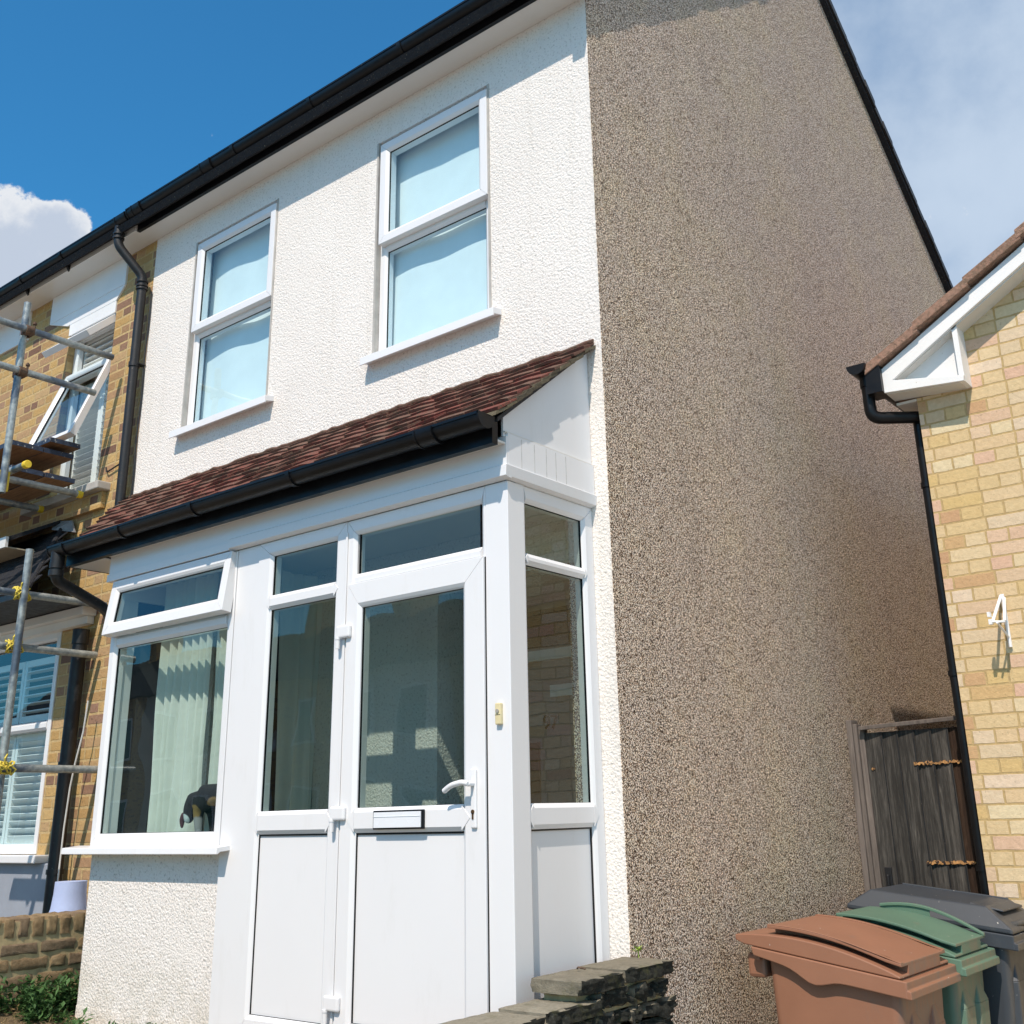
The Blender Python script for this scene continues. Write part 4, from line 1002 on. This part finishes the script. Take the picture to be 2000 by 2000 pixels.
# pale blue flared pot between the walls
pb = MB(); prf = [(.125, 0), (.135, .25), (.132, .50), (.122, .62), (.098, .70), (.090, .78), (.088, .845)]
sg = 32; base_ = Vector((-3.68, -.36, .06))
vs = []
for r_, z_ in prf: vs += [(base_.x + r_ * math.cos(2 * math.pi * i / sg), base_.y + r_ * math.sin(2 * math.pi * i / sg), base_.z + z_) for i in range(sg)]
pb.add(vs, [(j * sg + i, j * sg + (i + 1) % sg, (j + 1) * sg + (i + 1) % sg, (j + 1) * sg + i) for j in range(len(prf) - 1) for i in range(sg)] + [tuple((len(prf) - 1) * sg + i for i in range(sg)), tuple(range(sg))[::-1]])
tag(pb.build('blue_pot', BLUEP, None, smooth=True), 'pale blue flared pot with a flat top behind the old brick garden wall', 'pot')

# weeds
def m_leaf(name, a, b):
    t = NT(name); ri = t.n('ShaderNodeNewGeometry').outputs['Random Per Island']; col = t.ramp(ri, [(0., a), (.6, b), (1., tuple(x * 1.5 for x in b))])
    t.fin(col, .6, None, .3); tl = t.n('ShaderNodeBsdfTranslucent'); t.l(col, tl.inputs[0]); mx = t.n('ShaderNodeMixShader'); mx.inputs[0].default_value = .3
    t.l(t.p.outputs[0], mx.inputs[1]); t.l(tl.outputs[0], mx.inputs[2]); t.l(mx.outputs[0], t.out.inputs[0]); return t.m
wd_ = MB(); dr = MB(); rr_ = random.Random(11)
def leaf(mb, p, d, ln, wdt):
    s_ = d.cross(Vector((0, 0, 1))).normalized() * wdt; m1 = p + d * ln * .45 + Vector((0, 0, ln * .12))
    mb.add([p, m1 + s_, p + d * ln, m1 - s_], [(0, 1, 2, 3)])
for i in range(760):
    x = rr_.uniform(-3.33, -2.2) if i % 3 == 0 else rr_.uniform(-3.32, -3.06); y = rr_.uniform(-2.1, -.35) if i % 3 == 0 else rr_.uniform(-1.6, -.45)
    if x > -3.14 and y > -.66: continue
    if noise.noise(Vector((x * 4, y * 4, 9))) < -.22: continue
    h_ = rr_.uniform(.03, .13) * (1.4 if x < -3.1 else 1)
    for k in range(rr_.randint(7, 16)):
        a_ = rr_.uniform(0, 6.28); el = rr_.uniform(-.1, 1.0); d = Vector((math.cos(a_) * math.cos(el), math.sin(a_) * math.cos(el), math.sin(el)))
        leaf(wd_, Vector((x, y, .215 + .09 * min(1, max(0, (-x - 2.9) / .4)) + rr_.uniform(0, h_))) + Vector((rr_.uniform(-.03, .03), rr_.uniform(-.03, .03), 0)), d, rr_.uniform(.02, .055), rr_.uniform(.005, .013))
tag(wd_.build('weeds', m_leaf('weed_leaf', (.025, .06, .02), (.07, .15, .045))), 'green weeds growing along the foot of the brick garden wall', 'weeds', kind='stuff')
for i in range(2600):
    x = rr_.uniform(-3.33, -1.9); y = rr_.uniform(-2.4, -.55)
    if x > -3.14 and y > -.66: continue
    a_ = rr_.uniform(0, 6.28); el = rr_.uniform(.0, 1.1); d = Vector((math.cos(a_) * math.cos(el), math.sin(a_) * math.cos(el), math.sin(el)))
    leaf(dr, Vector((x, y, .22 + .09 * min(1, max(0, (-x - 2.9) / .4)))), d, rr_.uniform(.03, .09), .0018)
tag(dr.build('dry_grass', m_leaf('dry_grass_blade', (.20, .15, .06), (.38, .29, .13))), 'dry straw coloured grass on the garden soil', 'grass', kind='stuff')

# ================================================================ yellow brick house on the right
ry = 2.06; RX = .822
rh = thing('gable_house', 'pale yellow brick house with white bargeboard and pink tiled roof on the right edge', 'house', (RX, ry, -.47))
def rl(o): return rel3(o, (RX, ry, -.47))
pitch = .585; apx = RX + 3.0; zev = 3.42
mb = MB(); mb.prism([(RX, ry, -.46), (apx + 3, ry, -.46), (apx + 3, ry, zev), (apx + 2.68, ry, 3.79), (apx, ry, 3.585 + 3 * pitch), (1.10, ry, 3.775), (1.10, ry, 3.463), (RX, ry, 3.47)], (0, .11, 0)); rl(mb.build('front_wall', BRICK_R, rh))
mb = MB(); mb.box(RX, RX + .11, ry + .111, ry + 7, -.46, zev); mb.box(apx + 2.89, apx + 3, ry + .111, ry + 7, -.46, zev); mb.box(RX, apx + 3, ry + 7.01, ry + 7.1, -.46, zev); rl(mb.build('side_wall', BRICK_RS, rh))
RS = lambda x: 3.505 + (x - .685) * pitch      # underside line of the bargeboard at its front
YB0 = ry - .150
mb = MB(); mb.prism([(.687, YB0, 3.497), (1.14, YB0, 3.452), (1.145, YB0, 3.485), (.745, YB0, 3.562), (1.135, YB0, 3.800), (3.82, YB0, 5.370), (3.82, YB0, 5.462), (.664, YB0, 3.632)], (0, .022, 0))
rl(mb.build('bargeboard', PAINTW, rh, bevel=.002))
# boxed eaves end, recessed panel and soffits
mb = MB(); mb.prism([(.70, YB0 + .0921, 3.50), (1.112, YB0 + .0921, 3.47), (1.112, YB0 + .0921, 3.80), (.70, YB0 + .0921, 3.60)], (0, .020, 0)); mb.box(1.113, 1.142, YB0 + .0225, ry - .001, 3.455, 3.80)
rl(mb.build('box_panel', PAINTW, rh))
mb = MB(); mb.prism([(.694, YB0 + .023, 3.492), (1.117, YB0 + .023, 3.452), (1.117, ry - .002, 3.452), (.694, ry - .002, 3.485)], (0, 0, .012)); mb.prism([(.76, YB0 + .0225, 3.571), (3.82, YB0 + .0225, 5.366), (3.82, ry + .1, 5.366), (.76, ry + .1, 3.571)], (0, 0, .010))
mb.box(.70, .82, ry - .001, ry + 6, 3.455, 3.470)
rl(mb.build('soffit', UPVC2, rh))
# roof tiles: verge course seen edge-on plus main slope
mb = MB(); mb.prism([(.60, YB0 + .03, 3.61), (3.86, YB0 + .03, 5.50), (3.86, YB0 + .03, 5.53), (.60, YB0 + .03, 3.64)], (0, 7.2, 0)); mb.prism([(3.865, YB0 + .03, 5.50), (7.1, YB0 + .03, 3.61), (7.1, YB0 + .03, 3.64), (3.865, YB0 + .03, 5.53)], (0, 7.2, 0)); rl(mb.build('roof', PINKT, rh))
vt = MB(); x = .60; k = 0
while x < 3.8:
    ln = .34; z0 = 3.588 + (x - .565) * pitch; yq = YB0 - .045 - .004 * (k % 2)
    vt.prism([(x, yq, z0 + .012), (x + ln, yq, z0 + ln * pitch - .006), (x + ln, yq, z0 + ln * pitch + .050), (x, yq, z0 + .070)], (0, .30, 0)); x += ln * .93; k += 1
rl(vt.build('verge_tile', PINKT, rh, bevel=.004))
vt = MB(); vt.prism([(1.30, YB0 + .10, 4.03), (3.8, YB0 + .10, 5.49), (3.8, YB0 + .10, 5.57), (1.30, YB0 + .10, 4.115)], (0, .25, 0)); rl(vt.build('roof_tile', PINKT, rh, bevel=.01))
# end of the gutter in section with stop end, elbow into a downpipe on the side wall
gy = YB0 - .055; mb = MB(); gx, gz, gr = .56, 3.690, .058
pr = [(gx - gr, gz)] + [(gx + gr * math.cos(a), gz + gr * 1.05 * math.sin(a)) for a in [math.pi + math.pi * i / 16 for i in range(17)]] + [(gx + gr, gz)]
mb.prism([(p_[0], gy - .012, p_[1]) for p_ in pr], (0, .012, 0))
pi_ = [(gx + (gr - .006) * math.cos(a), gz + (gr - .006) * 1.05 * math.sin(a)) for a in [2 * math.pi - math.pi * i / 16 for i in range(17)]]
mb.prism([(p_[0], gy + .0005, p_[1]) for p_ in pr + pi_], (0, 6.9, 0))
rgo = rl(mb.build('gutter', BLACKP, rh, smooth=True))
mb = MB(); mb.tube([(gx + .02, gy + .09, 3.635), (gx + .02, gy + .09, 3.57)], .042, 18)
mb.tube(bez([(gx + .02, gy + .09, 3.60), (gx + .02, gy + .09, 3.375), (RX + .0 - .02, ry + .06, 3.375)], 8), .036, 18)
mb.box(gx + .04, gx + .13, gy + .02, gy + .16, 3.50, 3.66)
mb.build('gutter_outlet', BLACKP, rgo, smooth=True)
mb = MB(); mb.tube([(RX - .040, ry + .09, 3.40), (RX - .038, ry + .09, -.46)], .030, 18)
for z in (2.98, 1.9, .9): mb.tube([(RX - .040, ry + .09, z), (RX - .040, ry + .09, z - .03)], .036, 18)
rl(mb.build('downpipe', BLACKP, rh, smooth=True))
# white folding bracket on the wall
wbk = MB(); A0 = Vector((1.125, ry - .02, 2.255)); 
wbk.tube([(1.115, ry - .012, 2.255), (1.095, ry - .17, 2.10)], .0085, 8); wbk.tube([(1.130, ry - .012, 2.240), (1.155, ry - .17, 2.095)], .0085, 8)
wbk.tube([(1.122, ry - .012, 2.262), (1.122, ry - .012, 1.98)], .010, 8); wbk.tube([(1.090, ry - .17, 2.10), (1.158, ry - .17, 2.092)], .006, 8)
wbk.tube([(1.122, ry - .012, 2.03), (1.122, ry - .19, 2.09)], .006, 8)
wbk.box(1.078, 1.094, ry - .185, ry - .155, 2.085, 2.112); wbk.box(1.076, 1.090, ry - .185, ry - .155, 2.125, 2.150)
tag(wbk.build('wall_bracket', PAINTW, None, smooth=True), 'white triangular metal bracket fixed to the pale yellow brick wall', 'bracket')

# ================================================================ gate
gate = thing('side_gate', 'blackened vertical board timber gate with broken patches between the two houses', 'gate', (.02, 2.47, -.47))
def rg(o): return rel3(o, (.02, 2.47, -.47))
gm_ = MB()
gm_.box(.004, .040, 2.43, 2.53, -.46, 1.70); gm_.box(.0405, .066, 2.44, 2.52, -.46, 1.675); gm_.box(.0665, .10, 2.455, 2.52, -.46, 1.655); rg(gm_.build('post', POSTW, gate, bevel=.004))
gm_ = MB(); gm_.prism([(.085, 2.415, 1.635), (.70, 2.415, 1.655), (.70, 2.50, 1.665), (.085, 2.50, 1.645)], (0, 0, .022)); rg(gm_.build('top_rail', POSTW, gate, bevel=.003))
x = .103; k = 0
for wd2 in (.105, .095, .098, .098, .098, .075):
    m_ = MB(); m_.prism([(x, 2.462 - .0, -.44), (x + wd2 + .006, 2.446, -.44), (x + wd2 + .006, 2.455, -.44), (x, 2.478, -.44)], (0, 0, 2.06))
    rg(m_.build('board', GATEB if k >= 5 else GATEW, gate, bevel=.002)); x += wd2; k += 1
    if k < 6: rg(MB().box(x - .004, x + .003, 2.4445, 2.4475, -.44, 1.62).build('board_gap', BLACKP2, gate))
gm_ = MB(); gm_.box(.70, .775, 2.40, 2.55, -.46, 1.70); rg(gm_.build('shade_post', BLACKP2, gate))  # black post for the shadowed strip beside the gate, shade put into its colour
gm_ = MB(); rr_ = random.Random(5)
for (xa, xb, z, yb) in ((.385, .665, 1.43, 2.444), (.385, .665, .895, 2.444), (.125, .15, 1.415, 2.455)):
    gm_ = MB(); x = xa; tp_ = []; bt_ = []
    while x < xb:
        tp_.append((x, yb - .003, z + rr_.uniform(.001, .013))); bt_.append((x, yb - .003, z - rr_.uniform(.001, .012))); x += rr_.uniform(.004, .012)
    gm_.prism(tp_ + bt_[::-1], (0, .012, 0)); rg(gm_.build('splintered_hole', SPLINT, gate))
gm_ = MB(); gm_.box(.135, .175, 2.438, 2.452, .74, .87); gm_.tube([(.155, 2.43, .83), (.155, 2.43, .77)], .009, 8); rg(gm_.build('latch', BLACKP2, gate, bevel=.003))

# ================================================================ wheelie bins
def m_bin(name, c, dirt, dc=(.16, .14, .11)):
    t = NT(name); n = t.noise(2.5, 5, .6); d = t.noise(9, 7, .7, v=t.vec((1, 1, .35)))
    col = t.ramp(n, [(.3, tuple(x * .9 for x in c)), (.7, tuple(x * 1.08 for x in c))])
    gm2 = t.n('ShaderNodeNewGeometry'); sp = t.n('ShaderNodeSeparateXYZ'); t.l(gm2.outputs['Normal'], sp.inputs[0])
    fx = t.ramp(sp.outputs[0], [(.4, 0.), (.8, 1.)])
    col = t.mix(t.math('MULTIPLY', fx, t.ramp(t.noise(22, 7, .75, v=t.vec((1, 1, .25))), [(.38, .1), (.62, dirt)])), col, dc)
    col = t.mix(t.ramp(d, [(.60, 0.), (.78, dirt * .6)]), col, dc)
    w_ = t.ramp(t.noise(34, 3, .5), [(.735, 0.), (.75, .9)]); col = t.mix(w_, col, (.6, .56, .5))
    return t.fin(col, .48, t.bump(t.noise(150, 4, .6), .12, .002), .4)
def bin_(x_back, y0, z_rim, Lb, Wb, label, m, kind, tiltz=.10, group='wheelie bins in a row in the side passage', rz=0, ground=-.47):
    """local: x from back (0) to front (L), y 0..W, z from ground"""
    root = thing('wheelie_bin', label, 'wheelie bin', (x_back, y0, ground), group, rz)
    H = z_rim - ground
    zt = lambda x: H + tiltz * (1 - x / Lb)        # rim falls towards the front
    # body: rounded loft
    def ring(x0, x1, ya, yb, zf, r, n=6):
        pts = []
        for cx_, cy_, a0 in ((x1 - r, yb - r, 0), (x0 + r, yb - r, 90), (x0 + r, ya + r, 180), (x1 - r, ya + r, 270)):
            for i in range(n + 1):
                a = R(a0 + 90 * i / n); px, py = cx_ + r * math.cos(a), cy_ + r * math.sin(a); pts.append((px, py, zf(px)))
        return pts
    b_ = MB(); rings = []
    for f, ins, rr in ((0., .10, .05), (.02, .09, .05), (.5, .055, .045), (.80, .030, .04), (1., .022, .035)):
        rings.append(ring(.06 + ins * .7, Lb - .02 - ins * 1.15, .02 + ins * .6, Wb - .02 - ins * .6, (lambda px, f=f: (zt(px) - .06) * f + .02), rr))
    n = len(rings[0]); vs = sum(rings, []); fs = [(j * n + i, j * n + (i + 1) % n, (j + 1) * n + (i + 1) % n, (j + 1) * n + i) for j in range(len(rings) - 1) for i in range(n)] + [tuple(range(n))[::-1], tuple((len(rings) - 1) * n + i for i in range(n))]
    b_.add(vs, fs); body = b_.build('body', m, root, smooth=True)
    # front fluting: two rounded ribs with a channel
    rb = MB()
    for yc in (Wb * .30, Wb * .70):
        xs = Lb - .055
        rb.prism([(xs - .06, yc - .085, .10), (xs - .012, yc - .06, .10), (xs - .012, yc + .06, .10), (xs - .06, yc + .085, .10)], (.035, 0, zt(Lb) - .30))
        rb.add([(xs - .025, yc - .085, zt(Lb) - .20), (xs + .023, yc - .06, zt(Lb) - .20), (xs + .023, yc + .06, zt(Lb) - .20), (xs - .025, yc + .085, zt(Lb) - .20), (xs - .01, yc, zt(Lb) - .075)], [(0, 1, 4), (1, 2, 4), (2, 3, 4), (0, 4, 3)])
    rb.build('front_rib', m, body, bevel=.006)
    # rim with scalloped skirts
    rm = MB()
    def skirt(y):
        top = [(x, zt(x)) for x in (.02, Lb + .0)]
        low = []
        for i in range(25):
            t_ = i / 24; x = Lb + .0 + (.03 - Lb) * t_
            bump_ = .035 * math.exp(-((t_ - .60) / .11) ** 2) if kind != 'black' else 0
            low.append((x, zt(x) - (.062 if t_ < .5 else .062 - (t_ - .5) * .06) - bump_))
        return [(x, y, z) for x, z in top + low]
    rm.prism(skirt(-.004), (0, .016, 0)); rm.prism(skirt(Wb - .012), (0, .016, 0))
    rm.prism([(Lb - .012, -.0025, zt(Lb) - .062), (Lb + .016, -.0025, zt(Lb) - .064), (Lb + .016, -.0025, zt(Lb) - .034), (Lb + .002, -.0025, zt(Lb) - .030), (Lb + .002, -.0025, zt(Lb) - .001), (Lb - .03, -.0025, zt(Lb))], (0, Wb + .005, 0))
    rm.prism([(.02, .0125, zt(.02) - .05), (.05, .0125, zt(.05) - .05), (.05, .0125, zt(.05)), (.02, .0125, zt(.02))], (0, Wb - .025, 0))
    rm.prism([(.05, .0122, zt(.05) - .012), (Lb - .03, .0122, zt(Lb - .03) - .012), (Lb - .03, .0122, zt(Lb - .03) - .002), (.05, .0122, zt(.05) - .002)], (0, Wb - .0245, 0))
    rm.build('rim', m, root, bevel=.004)
    # lid
    ld = MB()
    if kind in ('brown', 'green'):
        N_ = 18; arch = lambda t_: .052 * math.sin(math.pi * min(1, max(0, (t_ * .94 + .05)))) ** .8 + .004
        prf_ = [(-.055 + (Lb + .025) * i / N_, 0) for i in range(N_ + 1)]
        top = []; bot = []
        for i in range(N_ + 1):
            t_ = i / N_; x = -.055 + (Lb + .030) * t_; top.append((x, zt(x) + .014 * (1 - t_) + .004 + arch(t_))); bot.append((x, zt(x) + .002 + (.010 if t_ < .02 else 0)))
        ld.prism([(x, .006, z) for x, z in top + bot[::-1]], (0, Wb - .012, 0))
        lo = ld.build('lid', m, root, bevel=.005)
        # raised panel hovering on a darker recess
        pn_ = MB(); P0, P1 = .20, 1.0
        tp = []; bt = []
        for i in range(N_ + 1):
            t_ = P0 + (P1 - P0) * i / N_; x = -.055 + (Lb + .030) * t_; z = zt(x) + .004 + arch(min(t_, .9)) * (1.0 if t_ < .9 else (1 - (t_ - .9) * 2.5)); tp.append((x, z + .046 - .014 * (i / N_))); bt.append((x, z + .034 - .014 * (i / N_)))
        y0_ = .032; wpan = Wb - .064
        pn_.prism([(x, y0_, z) for x, z in tp + bt[::-1]], (0, wpan, 0))
        if kind == 'brown':
            for yy in (y0_, y0_ + wpan - .03): pn_.prism([(x, yy, z) for x, z in [(a, b + .004) for a, b in tp] + [(a, b - .001) for a, b in tp][::-1]], (0, .03, 0))
        pn_.build('lid_panel', m, lo, bevel=.003)
        iw = MB(); iw.prism([(x, y0_ + .075, z) for x, z in [(a, b + .001) for a, b in bt] + [(a, b - .036) for a, b in bt][::-1]], (0, wpan - .15, 0)); iw.build('lid_recess', m, lo)
        if kind == 'green':
            rb2 = MB(); ar = []
            for i in range(15):
                t_ = i / 14; x = .14 + (Lb - .16) * t_; ar.append((x, zt(x) + .10 + .055 * math.sin(math.pi * (t_ * .9 + .1)) - .035 * t_))
            inn = [(x, z - .014) for x, z in ar]
            rb2.prism([(x, Wb - .06, z) for x, z in ar + inn[::-1]], (0, .022, 0)); rb2.prism([(x, Wb - .052, z) for x, z in inn[:8] + [(inn[7][0], zt(inn[7][0]) + .05), (inn[0][0], zt(inn[0][0]) + .05)]], (0, .006, 0))
            rb2.build('lid_handle', m, lo, bevel=.003)
        hb_ = MB(); hb_.box(-.03, .055, .05, Wb - .05, H + tiltz - .13, H + tiltz - .035); hb_.build('hinge_block', m, root, bevel=.015)
    else:
        z0 = lambda x: zt(x) + .002
        def rr2(x0, x1, ya, yb, h_): return [(x0, ya, z0(x0) + h_), (x1, ya, z0(x1) + h_), (x1, yb, z0(x1) + h_), (x0, yb, z0(x0) + h_)]
        A_ = rr2(-.06, Lb - .0, .0, Wb, 0); B_ = rr2(-.06, Lb - .0, .0, Wb, .022); C_ = rr2(.055, Lb - .12, .045, Wb - .045, .104); 
        ld.add(A_ + B_ + C_, [(3, 2, 1, 0), (0, 1, 5, 4), (1, 2, 6, 5), (2, 3, 7, 6), (3, 0, 4, 7), (4, 5, 9, 8), (5, 6, 10, 9), (6, 7, 11, 10), (7, 4, 8, 11), (8, 9, 10, 11)])
        lo = ld.build('lid', m, root, bevel=.010, seg=3)
        pp_ = MB(); pp_.prism([(.07, Wb - .055, z0(.07) + .100), (Lb - .13, Wb - .055, z0(Lb - .13) + .098), (Lb - .13, Wb - .055, z0(Lb - .13) + .110), (.07, Wb - .055, z0(.07) + .112)], (0, .018, 0))
        pp_.prism([(Lb - .20, .07, z0(Lb - .2) + .098), (Lb - .055, .09, z0(Lb - .055) + .082), (Lb - .055, Wb - .09, z0(Lb - .055) + .082), (Lb - .20, Wb - .07, z0(Lb - .2) + .098)], (0, 0, .010))
        pp_.build('lid_lip', m, lo, bevel=.004)
        hb2 = MB(); hb2.tube([(Lb - .055, .07, z0(Lb) + .030), (Lb - .02, .12, z0(Lb) + .036), (Lb - .005, Wb / 2, z0(Lb) + .040), (Lb - .02, Wb - .12, z0(Lb) + .036), (Lb - .055, Wb - .07, z0(Lb) + .030)], .014, 12); hb2.build('handle_bar', m, lo, smooth=True)
        hb_ = MB(); hb_.box(-.03, .055, .05, Wb - .05, H + tiltz - .13, H + tiltz - .03); hb_.build('hinge_block', m, root, bevel=.015)
    for yy in (.03, Wb - .08):
        wh = MB(); wh.tube([(.03, yy, .10), (.03, yy + .05, .10)], .10, 24); wh.build('wheel', BLACKP, root, smooth=True, bevel=.01)
    return root
BROWN = m_bin('brown_bin_plastic', (.285, .135, .080), .95, (.20, .14, .11)); GREEN = m_bin('green_bin_plastic', (.105, .185, .13), .9, (.19, .17, .12)); BLACKB = m_bin('charcoal_bin_plastic', (.045, .052, .062), .35, (.20, .175, .14))
bin_(.265, .49, .555, .68, .575, 'brown wheelie bin with curved raised lid, nearest of the row', BROWN, 'brown')
b2_ = bin_(.33, 1.07, .572, .64, .47, 'green wheelie bin with arched lid rib, between the brown and the charcoal bin', GREEN, 'green', tiltz=.085)
bin_(.325, 1.56, .625, .73, .50, 'charcoal wheelie bin with flat topped lid, closest to the wooden gate', BLACKB, 'black', tiltz=.085)
nc = bpy.data.curves.new('painted_number', 'FONT'); nc.body = '9'; nc.size = .19; nc.extrude = .0006; letters(nc, 'painted_number', plain('white_paint_mark', (.7, .7, .66), .8, .1, 30), b2_, (.578, .19, .60), (R(88), 0, R(90)))

# ================================================================ houses across the street, seen in the window glass
def m_op():
    return plain('opposite_render', (.55, .52, .47), .9, .08, .6)
OPR = m_op(); OPW = plain('opposite_glass', (.03, .035, .04), .08, .1, 1)
def opp(x0, x1, mat, lab, grp='houses across the street'):
    r_ = thing('terraced_house', lab, 'house', (x0, -19, -.47), grp)
    f_ = lambda o: rel3(o, (x0, -19, -.47))
    f_(MB().box(x0 + .01, x1 - .01, -27, -19, -.46, 5.4).build('wall', mat, r_))
    m2 = MB(); m2.prism([(x0, -18.7, 5.35), (x0, -27.3, 5.35), (x0, -23, 7.8)], (x1 - x0, 0, 0)); ro = f_(m2.build('roof', SLATE, r_))
    m2 = MB(); m2.box(x1 - 1.0, x1 - .2, -23.6, -22.4, 7.0, 8.9); 
    for q in range(3): m2.tube([(x1 - .6, -23.35 + q * .35, 8.9), (x1 - .6, -23.35 + q * .35, 9.3)], .12, 10)
    c_ = m2.build('chimney', BRICK_O, ro); c_.matrix_parent_inverse = Matrix.Translation((-x0, 19, .47)) @ Matrix.Identity(4) if False else c_.matrix_parent_inverse
    for (a_, b_, z0_, z1_) in ((.6, 2.0, .6, 2.3), (2.9, 3.9, -.2, 2.1), (.7, 1.8, 3.3, 4.8), (2.7, 3.8, 3.3, 4.8)):
        m3 = MB(); m3.box(x0 + a_, x0 + b_, -19 + .001, -19 + .04, z0_, z1_); wo = f_(m3.build('window', PAINTW, r_))
        m3 = MB(); m3.box(x0 + a_ + .08, x0 + b_ - .08, -19 + .041, -19 + .05, z0_ + .08, z1_ - .08); m3.build('pane', OPW, wo)
    return r_
opp(-26.8, -22.0, BRICK_O, 'brown brick terraced house reflected in the sidelight glass')
opp(-31.6, -26.8, OPR, 'cream terraced house reflected in the left bay window glass')
opp(-36.4, -31.6, BRICK_O, 'brown brick terraced house reflected in the left bay, beside the cream one')
opp(-41.2, -36.4, OPR, 'cream terraced house at the far left end of the reflected row')
opp(-46.0, -41.2, BRICK_O, 'brick terraced house past the end of the reflected cream houses')
opp(-22.0, -17.2, OPR, 'cream rendered terraced house across the street, seen only as a reflection')
opp(-17.2, -12.4, BRICK_O, 'brown brick terraced house across the street, seen only as a reflection')
opp(-12.4, -7.6, OPR, 'pale terraced house with chimney opposite the porch, seen as a reflection in its door')
opp(-7.6, -2.8, BRICK_O, 'brick terraced house farthest right of the reflected row')
